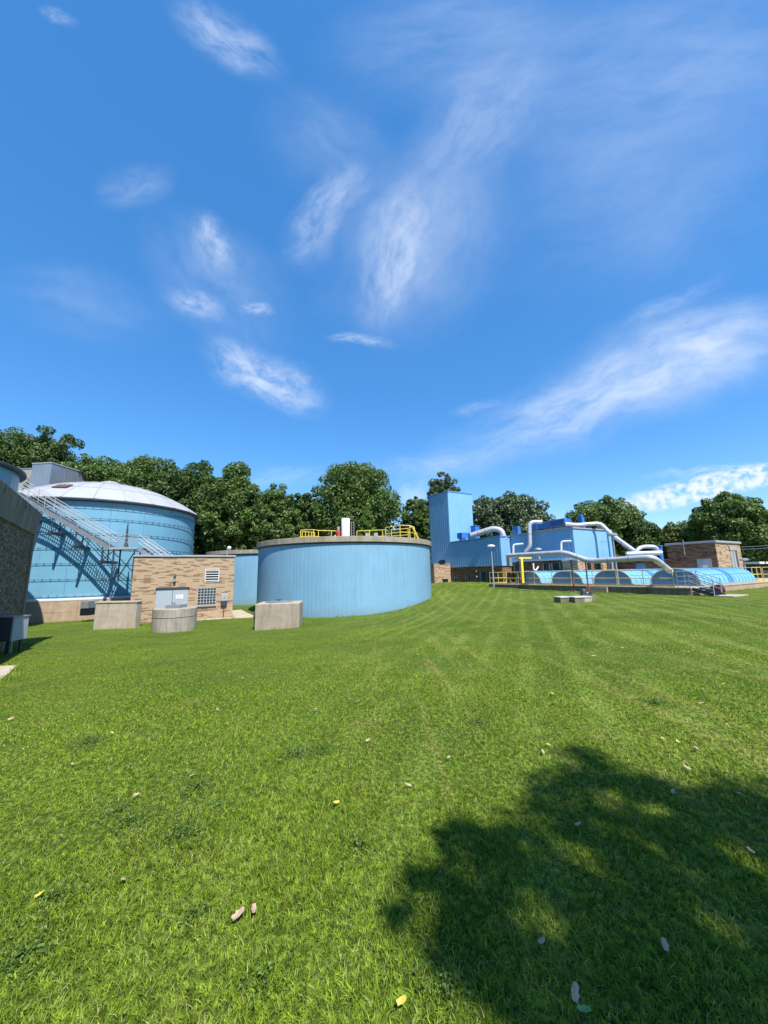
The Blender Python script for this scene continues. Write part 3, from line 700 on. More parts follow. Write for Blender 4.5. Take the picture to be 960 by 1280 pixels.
railing('guard_railing', 'long yellow railing at the right end of the big blue tank top', [tk(482, 29.6), tk(500, 28.3), tk(512, 28.6), tk(518, 29.6)], zt1, mat=M['yellow'])
railing('guard_railing', 'yellow railing along the rear right of the blue tank deck', [tk(489, 31.2), tk(510, 30.5)], zt1, mat=M['yellow'])
a = at(512, 660, 28.7); t = thing('access_ladder', 'sloping yellow ladder rails at the right end of the big blue tank top', 'ladder', (a.x, a.y, zt1 - .1))
for yy in (0, .5):
    MB().tube([(0, yy, 1.15), (.25, yy, 1.1), (.75, yy, 0)], .03, 7).build('side_rail', M['yellow'], t, smooth=True)
for q in range(4): MB().tube([(.30 + q * .12, 0, .98 - q * .26), (.30 + q * .12, .5, .98 - q * .26)], .02, 6).build('rung', M['yellow'], t)
a = at(378, 660, 30.6); t = thing('stair_gate', 'yellow upright gate bars at the left end of the blue tank railing', 'gate', (a.x, a.y, zt1 - .1))
for q in range(5): MB().tube([(q * .22, .2 * q, 0), (q * .22, .2 * q, 1.1)], .03, 7).build('bar', M['yellow'], t, smooth=True)
MB().tube([(0, 0, 1.1), (.88, .8, 1.1)], .03, 7).build('top_rail', M['yellow'], t)
# mixer
mp_ = at(432, 660, 31.0); t = thing('tank_mixer', 'white cylindrical mixer drive on a round base with red motor on the blue tank', 'mixer', (mp_.x, mp_.y, zt1 - .1))
MB().lathe([(.95, 0), (.95, .25), (.80, .30), (.80, .5), (.01, .52)], 32).build('base', M['galv_white'], t, smooth=True)
MB().lathe([(.36, .5), (.36, 2.15), (.33, 2.19), (.01, 2.2)], 28).build('drive_housing', M['white'], t, smooth=True)
MB().lathe([(.12, .62), (.15, .7), (.15, 1.15), (.12, 1.22), (.01, 1.23)], 20, c=(-.60, -.1)).build('motor', M['red'], t, smooth=True)
MB().lathe([(.12, 1.24), (.15, 1.45), (.01, 1.5)], 16, c=(-.60, -.1)).build('motor_cap', M['galv_white'], t, smooth=True)
ld = MB()
for xx in (.50, .72): ld.tube([(xx, -.1, .5), (xx, -.1, 1.9)], .018, 6)
for q in range(6): ld.tube([(.50, -.1, .7 + .22 * q), (.72, -.1, .7 + .22 * q)], .014, 6)
ld.build('ladder', M['galv_white'], t)
a = at(416, 667, 30.6); t = thing('vent_cowl', 'small white domed vent left of the mixer on the blue tank', 'vent', (a.x, a.y, zt1 - .1))
MB().lathe([(.55, 0), (.5, .18), (.3, .42), (.01, .5)], 20).build('cowl', M['white'], t, smooth=True)
MB().tube([(.2, 0, .4), (.2, 0, .75)], .05, 8).build('stub_pipe', M['white'], t)
for px in (459, 470): 
    a = at(px, 667, 31.5); t = thing('control_box', 'pale box right of the mixer %s on the blue tank' % ('nearest to it' if px == 459 else 'beside the railing post'), 'box', (a.x, a.y, zt1 - .1))
    MB().box(-.16, .16, -.12, .12, .1, .95).build('housing', M['galv_white'], t, bevel=.01)
    MB().box(-.05, .05, -.05, .05, 0, .098).build('foot', M['dark'], t)

# ------------------------------------------------------------------ blue building with tower
def clad(mb_ribs, x0, x1, y0, y1, z0, z1, faces=('L', 'R'), step=.42):
    if 'L' in faces:
        for y in np.arange(y0 + step / 2, y1, step): mb_ribs.box(x0 - .012, x0 - .001, y - .035, y + .035, z0, z1)
    if 'R' in faces:
        for x in np.arange(x0 + step / 2, x1, step): mb_ribs.box(x - .035, x + .035, y0 - .010, y0 - .001, z0, z1)
t = thing('blue_building', 'blue metal clad building with a tall square tower over brick given a shade-dark colour', 'building', (*WING, 0), GR)
TY0, TY1, TX1 = 8.75, 13.1, 4.35
MB().box(0, 12, .0, 8.747, 2.32, 5.5).build('wing_cladding', M['clad_blue'], t)
b = MB(); clad(b, 0, 12, 0, 8.74, 2.34, 5.42, ('L', 'R')); b.build('wing_ribs', M['clad_blue'], t)
MB().box(0, TX1, TY0, TY1, 2.75, 12.55).build('tower_cladding', M['clad_blue'], t)
b = MB(); clad(b, 0, TX1, TY0, TY1, 2.8, 12.45, ('L', 'R')); b.build('tower_ribs', M['clad_blue'], t)
b = MB(); b.box(-.08, 12.1, -.08, 8.74, 5.502, 5.64); b.build('wing_roof_edge', M['trim_blue'], t)
MB().box(-.06, TX1 + .06, TY0 - .06, TY1 + .06, 12.552, 12.70).build('tower_roof_edge', M['trim_blue'], t)
MB().box(-.07, 12, -.07, 8.74, 2.20, 2.318).build('drip_trim', M['galv_white'], t)
bw_ = MB().box(.05, 12, .05, 8.74, -.5, 2.198).build('brick_wall', M['brick_shaded'], t)
MB().box(.05, TX1, 8.743, TY1, -.5, 2.748).build('tower_brick_wall', M['brick_shaded'], t)
for y, w, h_ in ((5.2, .9, .85), (7.5, .7, .7), (1.5, 1.9, 1.1)):
    wn_o = MB().box(.02, .048, y, y + w, .45, .45 + h_).build('window', M['glass'], t)
    b = MB(); b.box(-.01, .019, y - .05, y, .40, .5 + h_); b.box(-.01, .019, y + w, y + w + .05, .40, .5 + h_); b.box(-.01, .019, y + w / 2 - .02, y + w / 2 + .02, .45, .45 + h_)
    b.build('window_frame', M['cabinet'], wn_o)
b = MB(); b.cyl(-.02, 4.1, .95, 1.1, .07, 10); b.cyl(-.02, 4.1, 1.6, 1.75, .06, 10); b.build('wall_lamp', M['white'], t, smooth=True)
MB().box(-.12, -.032, TY0 + 1.2, TY0 + 2.3, 2.95, 3.25).build('wall_vent', M['black'], t)
keep_out.append(('p', [tuple(grid_pt(WING, 0, 0))[:2], tuple(grid_pt(WING, 12, 0))[:2], tuple(grid_pt(WING, 12, 13))[:2], tuple(grid_pt(WING, 0, 13))[:2]]))
an = (6.35, 48.35)
t = thing('brick_annex', 'small sunlit tan brick annex at the foot of the blue tower', 'building', (*an, .1), GR)
MB().box(0, 2.95, 0, 3.5, -.4, 2.55).build('wall', M['brick'], t)
MB().box(-.03, 2.98, -.03, 3.5, 2.553, 2.63).build('coping', M['conc_pale'], t)
MB().box(1.3, 2.2, -.02, -.003, .18, .65).build('window', M['black'], t)
MB().box(1.2, 2.3, -.06, -.003, .655, .72).build('window_lintel', M['conc_pale'], t)
MB().box(.9, 1.8, -.10, .2, 2.633, 2.95).build('roof_box', M['black'], t)

# ------------------------------------------------------------------ blower building
BL = BLOW; t = thing('blower_building', 'light blue metal clad blower building on a brick base with roof equipment', 'building', (*BL, 0), GR)
BX, BY, BZ = 6.6, 7.75, 5.62
MB().box(0, BX, 0, BY, 2.72, BZ).build('cladding', M['clad_blue'], t)
b = MB(); clad(b, 0, BX, 0, BY, 2.75, BZ - .1, ('L',)); b.build('wall_ribs', M['clad_blue'], t)
MB().box(-.10, BX + .1, -.10, BY, BZ + .002, BZ + .13).build('roof_edge', M['galv_white'], t)
MB().box(-.07, BX + .05, -.07, BY, 2.60, 2.718).build('drip_trim', M['white_panel'], t)
MB().box(.05, BX - .02, .05, BY, -.3, 2.598).build('brick_wall', M['brick_shaded'], t)
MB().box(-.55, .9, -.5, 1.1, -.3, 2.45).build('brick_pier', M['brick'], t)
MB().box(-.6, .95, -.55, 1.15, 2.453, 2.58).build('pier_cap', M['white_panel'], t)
for y, w in ((1.8, .85), (3.0, .7), (6.6, .9)):
    wn_o = MB().box(.02, .048, y, y + w, 1.35, 2.25).build('window', M['glass'], t)
    b = MB(); b.box(-.01, .019, y - .05, y, 1.3, 2.3); b.box(-.01, .019, y + w, y + w + .05, 1.3, 2.3); b.box(-.01, .019, y, y + w, 1.3, 1.36)
    b.build('window_frame', M['white'], wn_o)
for x, w, mm in ((1.1, 1.3, 'black'), (3.0, 1.1, 'black'), (5.2, .5, 'dark')):
    MB().box(x, x + w, .02, .048, .6, 2.3).build('opening', M[mm], t)
MB().box(4.4, 5.1, .01, .048, .43, 2.4).build('brick_panel', M['brick'], t)
MB().tube([(BX - .7, -.12, BZ), (BX - .7, -.12, .4)], .09, 10).build('downspout', M['vault_blue'], t, smooth=True)
d_ = MB().box(4.7, 5.6, -.02, -.003, 2.75, 4.4).build('wall_hatch', M['clad_blue'], t)
MB().box(4.66, 5.64, -.03, -.003, 4.41, 4.46).build('hatch_trim', M['galv'], d_)
keep_out.append(('p', [tuple(grid_pt(BL, 0, 0))[:2], tuple(grid_pt(BL, 7, 0))[:2], tuple(grid_pt(BL, 7, 8))[:2], tuple(grid_pt(BL, 0, 8))[:2]]))
# roof unit
rp = grid_pt(BL, .8, 1.3, BZ + .13)
t = thing('roof_unit', 'long dark blue ventilation unit standing on the blower building roof', 'ventilation unit', tuple(rp), GR)
MB().box(0, 1.1, 0, 1.9, .32, 1.12).build('casing', M['deep_blue'], t, bevel=.03)
MB().box(.1, 1.0, 1.903, 3.4, .36, 1.02).build('fan_section', M['deep_blue'], t, bevel=.03)
MB().box(.05, 1.05, 3.403, 4.2, .30, 1.14).build('silencer', M['deep_blue'], t, bevel=.03)
b = MB()
for y in np.arange(.2, 1.8, .2): b.box(-.02, -.002, y, y + .1, .45, 1.0)
b.build('grille', M['dark'], t)
for y in (.2, 1.5, 2.7, 3.9):
    for x in (.15, .95): MB().box(x - .05, x + .05, y - .05, y + .05, 0, .36).build('leg', M['dark'], t)
MB().box(.1, 1.0, .1, 4.0, .12, .22).build('base_frame', M['galv'], t)
rp = grid_pt(BL, 2.6, .55, BZ + .13)
t = thing('exhaust_stack', 'narrow dark blue rectangular exhaust stack near the right end of the blower roof', 'exhaust stack', tuple(rp), GR)
MB().box(0, .45, 0, .5, 0, 1.25).build('stack', M['deep_blue'], t, bevel=.02)
MB().box(-.04, .3, .02, .4, 1.253, 1.50).build('cap', M['deep_blue'], t, bevel=.02)
rp = grid_pt(BL, .1, 7.0, BZ + .13)
t = thing('exhaust_stack', 'dark blue exhaust stack at the left end of the blower roof behind the white duct', 'exhaust stack', tuple(rp), GR)
MB().box(0, .5, -.3, .5, -.4, .85).build('stack', M['deep_blue'], t, bevel=.02)
MB().box(.05, .45, -.25, .45, .853, .93).build('cap', M['deep_blue'], t)
rp = grid_pt(WING, .5, 7.1, 5.64)
t = thing('air_intake', 'dark blue air intake hood on the roof beside the tall tower', 'air intake', tuple(rp), GR)
MB().box(0, 1.0, -.2, .8, .35, 1.1).build('hood', M['deep_blue'], t, bevel=.03)
MB().box(.15, .85, 0, .6, 0, .349).build('curb', M['galv'], t)
rp = grid_pt(WING, 3.2, 7.2, 5.64)
t = thing('exhaust_stack', 'tall dark blue stack standing against the right side of the tower', 'exhaust stack', tuple(rp), GR)
MB().box(0, .8, 0, .9, 0, 2.1).build('stack', M['deep_blue'], t, bevel=.03)
MB().box(-.05, .85, -.05, .95, 2.103, 2.2).build('cap', M['deep_blue'], t)

# ------------------------------------------------------------------ ducts
def duct(label, pts, r, rad=.5, mat='duct', bands=True, name='duct', cat='duct', n=14):
    p0 = Vector(pts[0]); t = thing(name, label, cat, tuple(p0))
    path = rounded([Vector(p) - p0 for p in pts], rad)
    MB().tube(path, r, n).build('pipe', M[mat], t, smooth=True)
    if bands:
        for a, b_ in zip(pts[:-1], pts[1:]):
            a = Vector(a) - p0; b_ = Vector(b_) - p0; L_ = (b_ - a).length; dd = (b_ - a).normalized(); n_ = int(L_ / 1.4)
            for i in range(1, n_ + 1):
                q = a + dd * (L_ * i / (n_ + 1)); MB().tube([q - dd * .03, q + dd * .03], r * 1.07, n).build('band', M['galv'], t, smooth=True)
    return t
e0 = at(634, 694.5, 32.4)
duct('long silver duct running above the yellow railing in front of the blower building',
     [e0, at(706, 690.5, 27.5), at(737, 701.5, 26.3), at(816, 696.5, 22.7), at(838, 714, 23.9)], .178, .45)
duct('short dark stub duct dropping below the left end of the long silver duct', [e0 + Vector((.25, .3, -.1)), e0 + Vector((.25, .3, -.9))], .24, .1, 'galv', False)
duct('fat white duct bending down onto the roof corner beside the tower', [at(589, 669.5, 44.6), at(617, 660.5, 43.2), at(627, 663, 42.8), at(630.5, 674.5, 42.7)], .33, .7)
duct('white duct dropping from the roof unit down the left wall of the blower building', [at(677, 652.5, 39.2), at(661.5, 652.5, 39.3), at(662.5, 683, 39.3), at(657, 690, 39.6)], .22, .7)
duct('white duct from the roof unit sloping down past the right end of the blower building',
     [at(706, 655, 37.6), at(722, 656.3, 37.6), at(750, 654, 37.3), at(764, 668, 36.4), at(793, 689, 34.5)], .20, .5)
duct('white looped duct beside the brick shed', [at(792, 694, 33), at(799, 685, 33), at(806, 683, 33.2), at(820, 683.5, 33), at(823, 692, 33)], .17, .5, bands=False)
duct('straight white duct just under the looped duct beside the brick shed', [at(783, 692.5, 32), at(827, 691, 31.5)], .20, .3)
duct('thin white gooseneck vent pipe by the left end of the long silver duct', [at(641.5, 697, 37), at(641.5, 681, 37), at(654, 679.8, 36.6)], .10, .25, 'white', False, 'gooseneck_vent', 'vent pipe')
duct('thin white gooseneck vent pipe on the blower wall near the right corner', [at(701.5, 692, 34.5), at(701.5, 677, 34.5), at(714, 676.3, 34.0)], .10, .25, 'white', False, 'gooseneck_vent', 'vent pipe')
tq = duct('pale vent pipe with mushroom cap above the long silver duct', [at(674, 699, 31), at(672.5, 686, 31)], .10, .2, 'galv_white', False, 'capped_vent', 'vent pipe')
qq = at(672.5, 686, 31) - at(674, 699, 31); MB().lathe([(.30, -.08), (.26, .02), (.01, .10)], 18).build('cap', M['galv_white'], tq, smooth=True, loc=tuple(qq))
duct('small white pipe with hooked end on the blower brick wall', [at(666.5, 704, 33.5), at(667, 712, 33.5), at(670, 713, 33.5), at(673, 708, 33.5)], .07, .2, 'white', False, 'hooked_pipe', 'pipe')
# duct legs
for px, lab in ((717.5, 'left dark red steel post carrying the long silver duct'), (735.5, 'right dark red steel post carrying the long silver duct')):
    Y = 27.2 if px < 720 else 26.1; p = at(px + .5, 741, Y); gzp = gz_(p.x, p.y); zt_ = at(px, 700.5 if px < 720 else 703, Y).z - gzp - .0
    t = thing('duct_support', lab, 'post', (p.x, p.y, gzp))
    MB().tube([(0, 0, -.2), (0, 0, zt_ * .45)], .052, 8).build('lower_post', M['post_red'], t, smooth=True)
    MB().tube([(0, 0, zt_ * .45), (0, 0, zt_ )], .05, 8).build('upper_post', M['dark'], t, smooth=True)
    MB().box(-.22, .22, -.1, .1, zt_ , zt_ + .05).build('saddle', M['dark'], t)
    MB().cyl(0, 0, -.02, .05, .16, 12).build('foot', M['conc_grey'], t)

# ------------------------------------------------------------------ basin platform
PZ = .43
t = thing('concrete_basin', 'long low concrete basin wall carrying railings and blue covers', 'basin', (*PLAT, 0), GR)
MB().box(0, 24, .95, 12.2, -.6, PZ - .08).build('wall', M['conc_dark'], t)  # shade on this side is put into the concrete colour
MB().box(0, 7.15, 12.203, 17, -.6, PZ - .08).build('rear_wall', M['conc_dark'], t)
MB().box(.02, 24.0, .90, .947, -.6, PZ - .0785).build('right_wall', M['conc_tan'], t)  # sunlit face, made lighter by colour than the shaded walls
MB().box(-.08, 24.05, .87, 12.25, PZ - .077, PZ).build('deck_edge', M['conc_pale'], t, bevel=.01)
MB().box(-.08, 7.2, 12.253, 17.05, PZ - .077, PZ).build('deck', M['conc_pale'], t, bevel=.01)
MB().box(-.22, -.003, 5.7, 7.2, -.4, PZ - .079).build('pier', M['conc_tan'], t)  # sunlit tan put into the pier's colour
b = MB()
for y in (3.2, 10.1, 13.4): b.box(-.01, -.002, y - .02, y + .02, -.4, PZ - .08)
b.build('wall_joint', M['black'], t)
keep_out.append(('p', [tuple(grid_pt(PLAT, 0, .93))[:2], tuple(grid_pt(PLAT, 24, .93))[:2], tuple(grid_pt(PLAT, 24, 17))[:2], tuple(grid_pt(PLAT, 0, 17))[:2]]))
# barrel covers
def vault(y, L_, label, dark=None, hw=1.38, h=1.02):
    o_ = grid_pt(PLAT, 2.05, y, PZ); t = thing('tank_cover', label, 'tank cover', tuple(o_), GR, None)
    na = 18; arc = [(-hw * math.cos(math.pi * i / na), h * math.sin(math.pi * i / na) ** .85 + .10) for i in range(na + 1)]
    arc[0] = (-hw, .1); arc[-1] = (hw, .1)
    def shell(xa, xb, off=0):
        b = MB(); vs = [(xa, a * (1 + off), z * (1 + off)) for a, z in arc] + [(xb, a * (1 + off), z * (1 + off)) for a, z in arc]; m_ = na + 1
        b.add(vs, [(i, i + 1, m_ + i + 1, m_ + i) for i in range(na)]); return b
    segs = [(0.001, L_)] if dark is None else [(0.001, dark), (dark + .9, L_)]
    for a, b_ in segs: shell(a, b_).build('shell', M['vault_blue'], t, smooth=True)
    if dark is not None: shell(dark, dark + .9).build('dark_band', M['vault_dark'], t, smooth=True)  # a darker blue band across the shell
    for xe, nm in ((0, 'end_panel'), (L_, 'end_panel')):
        b = MB(); b.add([(xe, a, z) for a, z in arc], [tuple(range(na + 1))]); b.build(nm, M['vault_end'], t)
    rb = MB(); n_ = int(L_ / .62)
    for i in range(n_ + 1):
        x = L_ * i / n_; rb.tube([(x, a * 1.004, z * 1.005) for a, z in arc], .016, 5)
    rb.build('rib', M['vault_end'], t)
    lb_ = MB()
    for fr in (3, 6, 12, 15): a, z = arc[fr]; lb_.tube([(0, a * 1.01, z * 1.012), (L_, a * 1.01, z * 1.012)], .012, 4)
    lb_.build('seam', M['trim_blue'], t)
    MB().box(0, L_, -hw - .12, hw + .12, 0, .10).build('curb', M['galv_white'], t)
    MB().tube([(-.02, a, z) for a, z in arc], .05, 6).build('end_trim', M['galv_white'], t, smooth=True)
    MB().box(-.03, -.003, -.30, .35, .35, .75).build('access_hatch', M['vault_dark'], t)
    return t
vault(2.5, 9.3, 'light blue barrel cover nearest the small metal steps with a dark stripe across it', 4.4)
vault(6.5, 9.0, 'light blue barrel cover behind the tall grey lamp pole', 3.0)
vault(10.2, 4.6, 'light blue barrel cover between the red duct posts and the yellow crane', None)
vault(14.1, 4.4, 'farthest light blue barrel cover beside the yellow crane column', None)
# railing along the edge
gp = lambda x, y: tuple(grid_pt(PLAT, x, y))[:2]
railing('guard_railing', 'long faded yellow railing along the edge of the concrete basin', [gp(.08, 1.75), gp(.08, 16.9)], PZ, mat=M['pale_yellow'], gap=1.6, r=.026)
railing('guard_railing', 'yellow railing turning the far left corner of the basin', [gp(.08, 16.95), gp(2.4, 16.95)], PZ, mat=M['pale_yellow'], gap=1.1, r=.026)
railing('guard_railing', 'yellow railing in front of the right end of the brick shed', [gp(12.6, 1.6), gp(14.6, 1.6), gp(14.6, 3.2)], PZ, mat=M['yellow'], gap=1.2, r=.026)
railing('guard_railing', 'thick yellow railing at the far right behind the basin cover', [gp(13.0, 1.1), gp(19, 1.1)], PZ, mat=M['pale_yellow'], gap=2.4, r=.022)
# steps
o_ = grid_pt(PLAT, .08, .85, 0); gz0 = gz_(o_.x, o_.y)
t = thing('metal_steps', 'short metal steps with sloping pipe handrails at the basin corner', 'steps', (o_.x, o_.y, 0), GR)
for i in range(3):
    MB().box(.05, .95, -.30 - .32 * i, -.02 - .32 * i, PZ - .02 - .14 * (i + 1) - .03, PZ - .02 - .14 * (i + 1)).build('tread', M['galv'], t)
for x in (.0, 1.0): MB().bar((x, .0, PZ - .1), (x, -1.15, gz0 + .02), .05, .20).build('stringer', M['dark'], t)
for x in (-.02, 1.02):
    for zz_ in (.35, .65, .95):
        MB().tube([(x, .7, PZ + zz_ + .0), (x, .1, PZ + zz_), (x, -1.0, gz0 + zz_ + .02)], .024, 7).build('handrail', M['galv_white'], t, smooth=True)
    for y, zb_ in ((.7, PZ), (.1, PZ), (-1.0, gz0)): MB().tube([(x, y, zb_ - .03), (x, y, zb_ + .97)], .026, 7).build('post', M['galv_white'], t, smooth=True)
t = thing('step_pad', 'pale concrete pad at the foot of the short metal steps', 'pad', (o_.x, o_.y, gz0), GR)
MB().box(-.2, 1.9, -1.9, -1.0, -.1, .06).build('slab', M['conc_pale'], t, bevel=.01)
mo = grid_pt(PLAT, 2.5, .5, 0); mz0 = gz_(mo.x, mo.y)
t = thing('maroon_drum', 'dark maroon drum lying on the grass against the basin wall', 'drum', (mo.x, mo.y, mz0), GR)
b = MB(); b.tube([(-.42, 0, .26), (-.40, 0, .26), (.40, 0, .26), (.42, 0, .26)], .26, 20, rs=[.22, .26, .26, .22]); b.build('barrel', M['maroon'], t, smooth=True)
for x in (-.18, .18): MB().tube([(x - .02, 0, .26), (x + .02, 0, .26)], .275, 20).build('hoop', M['maroon'], t, smooth=True)
MB().box(-.3, .3, -.2, -.05, .50, .56).build('chock', M['black'], t)
# lamp poles
lp1 = at(773, 731, 26.4)
def mushroom(px, base, ptop, Y, label, wide, zb):
    p = at(px, base, Y); pt = at(px - (3.5 if wide else 1), ptop, Y)
    t = thing('street_lamp', label, 'lamp', (p.x, p.y, zb)); h = pt.z - zb
    MB().tube([(0, 0, 0), (0, 0, h)], .06, 10, rs=[.075, .05]).build('pole', M['galv'] if wide else M['galv_white'], t, smooth=True)
    MB().cyl(0, 0, -.05, .04, .15, 14).build('base_plate', M['galv'], t)
    rr_ = .34 if wide else .36
    MB().lathe([(.06, h - .10), (rr_, h - .02), (rr_, h + .05), (rr_ * .7, h + .14), (.01, h + .18)], 24).build('lamp_head', M['galv'] if wide else M['white'], t, smooth=True)
mushroom(773, 731, 669, 26.4, 'tall grey lamp pole with wide flat head rising in front of the blue covers', True, PZ)
mushroom(617, 729, 683, 34.6, 'slender white mushroom lamp in front of the blue wing wall', False, gz_(at(617, 729, 34.6).x, 34.6))
mushroom(936, 735, 700, 33, 'dark capped lamp post far right beside the white canopy', True, .3)
# yellow jib crane
cp_ = at(652.5, 719, 34.8)
t = thing('jib_crane', 'yellow jib crane column with short beam among the basin covers', 'crane', (cp_.x, cp_.y, PZ), GR)
zc = at(651, 698.5, 34.8).z - PZ
MB().hexa([(-.16, -.12, 0), (.12, -.12, 0), (.12, .12, 0), (-.16, .12, 0), (-.10, -.12, zc), (.16, -.12, zc), (.16, .12, zc), (-.10, .12, zc)]).build('column', M['crane_yellow'], t, bevel=.02)
MB().box(-.3, 1.5, -.06, .06, zc + .002, zc + .16).build('beam', M['pale_yellow'], t)
MB().box(-.45, -.25, -.15, .15, 0, zc * .9).build('counter_column', M['dark'], t)
# valve boxes on lawn
for (pxa, Y, w, dd_, lab, key) in ((701, 20.3, .80, .65, 'dark sided valve box with pale green lid on the lawn, left one of two', 'a'), (719, 19.9, .98, .75, 'dark sided valve box with pale green lid on the lawn, right one by the pump', 'b')):
    p = at(pxa, 753.5, Y); z0_ = gz_(p.x, p.y)
    t = thing('valve_box', lab, 'valve box', (p.x, p.y, z0_), R(6))
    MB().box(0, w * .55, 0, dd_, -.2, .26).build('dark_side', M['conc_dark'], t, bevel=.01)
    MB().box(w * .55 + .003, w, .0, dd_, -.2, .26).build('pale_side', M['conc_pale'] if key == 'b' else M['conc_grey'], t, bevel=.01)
    MB().box(-.02, w + .02, -.03, dd_ + .03, .262, .31).build('lid', M['lid'], t, bevel=.01)
    keep_out.append(('p', [(p.x, p.y), (p.x + w, p.y + .1), (p.x + w - .1, p.y + dd_), (p.x - .1, p.y + dd_)]))
p = at(731, 745, 20.7); z0_ = gz_(p.x, p.y)
t = thing('small_pump', 'small black pump set behind the right valve box on the lawn', 'pump', (p.x, p.y, z0_ + .31 if False else z0_))
MB().box(-.15, .55, -.1, .25, 0, .32).build('plinth', M['conc_dark'], t)
MB().lathe([(.16, .321), (.18, .5), (.12, .62), (.01, .66)], 14, c=(0, .1)).build('motor', M['dark'], t, smooth=True)
MB().lathe([(.11, .321), (.11, .46), (.01, .5)], 14, c=(.36, .1)).build('pump_head', M['dark'], t, smooth=True)
MB().tube(rounded([(.0, .1, .4), (.2, .1, .42), (.36, .1, .4)], .08), .045, 8).build('coupling', M['galv'], t, smooth=True)

# ------------------------------------------------------------------ brick shed on the right
t = thing('brick_shed', 'brick shed, side walls coloured as shaded, with pale roof edge behind the blue covers', 'building', (29.5, 33, 0), GR)
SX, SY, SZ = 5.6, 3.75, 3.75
MB().box(0, SX, .01, SY, 0, SZ).build('side_wall', M['brick_shaded'], t)  # shade of the side walls is in the brick colour
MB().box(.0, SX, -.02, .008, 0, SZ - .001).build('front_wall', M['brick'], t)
MB().box(-.12, SX + .12, -.14, SY + .1, SZ + .002, SZ + .2).build('roof_edge', M['galv_white'], t, bevel=.02)
MB().box(-.03, -.003, .45, 1.5, .45, 2.35).build('side_door', M['door_grey'], t)
MB().box(-.04, -.031, .75, 1.15, 1.5, 1.8).build('door_notice', M['white'], t)
dr = MB().box(3.0, 4.5, -.05, -.023, .45, 3.05).build('door', M['galv_white'], t)
MB().box(3.55, 3.62, -.055, -.051, .45, 3.05).build('door_gap', M['black'], dr)
MB().box(4.1, 4.5, -.056, -.051, .45, 3.05).build('door_dark_leaf', M['dark'], dr)  # dark strip on the right of the door
MB().box(2.8, 4.7, -.09, -.023, 3.1, 3.5).build('door_header', M['conc_grey'], t)
MB().tube([(-.1, 2.3, SZ - 1), (-.1, 2.3, SZ + .45)], .03, 6).build('conduit', M['galv_white'], t)
t = thing('brick_link', 'low shade-coloured brick wall running left of the brick shed behind the ducts', 'wall', tuple(grid_pt((29.5, 33), .3, SY + .01, 0)), GR)
MB().box(0, 4, 0, 9.5, 0, 2.35).build('wall', M['brick_shaded'], t)
MB().box(-.05, 4.05, -.0, 9.55, 2.353, 2.45).build('coping', M['conc_grey'], t)
MB().box(-.03, -.003, 2.2, 3.1, .5, 2.1).build('blue_door', M['trim_blue'], t)
b = at(826, 690, 34); t = thing('blue_valve', 'small dark blue valve standing between the white ducts and the shed', 'valve', (b.x, b.y, PZ))
MB().box(-.12, .12, -.1, .1, 0, b.z - PZ + .5).build('body', M['deep_blue'], t, bevel=.02)
MB().cyl(0, 0, b.z - PZ + .503, b.z - PZ + .6, .2, 14).build('cap', M['deep_blue'], t)
cpn = at(944, 705, 42)
t = thing('white_canopy', 'white flat canopy roof in the shade at the far right', 'canopy', (cpn.x, cpn.y, 0), GR)
MB().box(-.5, 9, -.5, 4, cpn.z, cpn.z + .25).build('roof', M['white'], t)
MB().box(-.2, 8.8, 0, 3.8, -.2, cpn.z - .003).build('wall', M['dark'], t)
for x in (-.3, 4): MB().box(x - .08, x + .08, -.4, -.24, -.2, cpn.z - .002).build('post', M['dark'], t)

# overhead wires on the right
t = thing('overhead_wires', 'pair of thin overhead wires crossing the trees at the far right', 'wires', tuple(at(921, 683, 36)))
for dy in (0, 3): MB().tube([at(921, 684 + dy, 36) - Vector(t.location), at(945, 683 + dy, 38) - Vector(t.location), at(990, 680 + dy, 40) - Vector(t.location)], .018, 5).build('wire', M['galv'], t)
wirepole = at(995, 730, 40.5); 
t = thing('utility_pole', 'dark wooden utility pole ending the overhead wires', 'pole', (wirepole.x, wirepole.y, .2))
MB().tube([(0, 0, -.3), (0, 0, 5.5)], .14, 10, rs=[.16, .11]).build('pole', M['bark'], t, smooth=True)
MB().box(-.9, .9, -.06, .06, 4.6, 4.72).build('crossarm', M['bark'], t)

# ------------------------------------------------------------------ trees
def m_leaf(name, c, lite, trans=.3, rough=.5, spec=.4):
    k = NM(name); g = k.n('ShaderNodeNewGeometry'); rnd = g.outputs['Random Per Island']
    cl = k.noise(k.coord('Object'), .45, 3); r = k.mix(k.rng(rnd, 0, 1), c, lite); r = k.mix(k.math('MULTIPLY', k.rng(cl, .35, .65), .5), r, tuple(x * .6 for x in c))
    k.color(r); m = k.done(rough, 0, spec)
    tr = k.n('ShaderNodeBsdfTranslucent'); k.L.new(r, tr.inputs[0]); mx = k.n('ShaderNodeMixShader'); mx.inputs[0].default_value = trans
    k.L.new(k.b.outputs[0], mx.inputs[1]); k.L.new(tr.outputs[0], mx.inputs[2]); k.L.new(mx.outputs[0], k.N['Material Output'].inputs[0]); return m
LEAF = {'dark': m_leaf('dark_leaves', (.042, .085, .018), (.10, .17, .034)), 'mid': m_leaf('green_leaves', (.060, .115, .022), (.145, .23, .045)),
        'silver': m_leaf('silvery_leaves', (.045, .085, .025), (.17, .21, .11), .2, .4), 'light': m_leaf('light_leaves', (.09, .17, .025), (.17, .28, .05)),
        'olive': m_leaf('olive_leaves', (.08, .12, .025), (.17, .21, .05))}
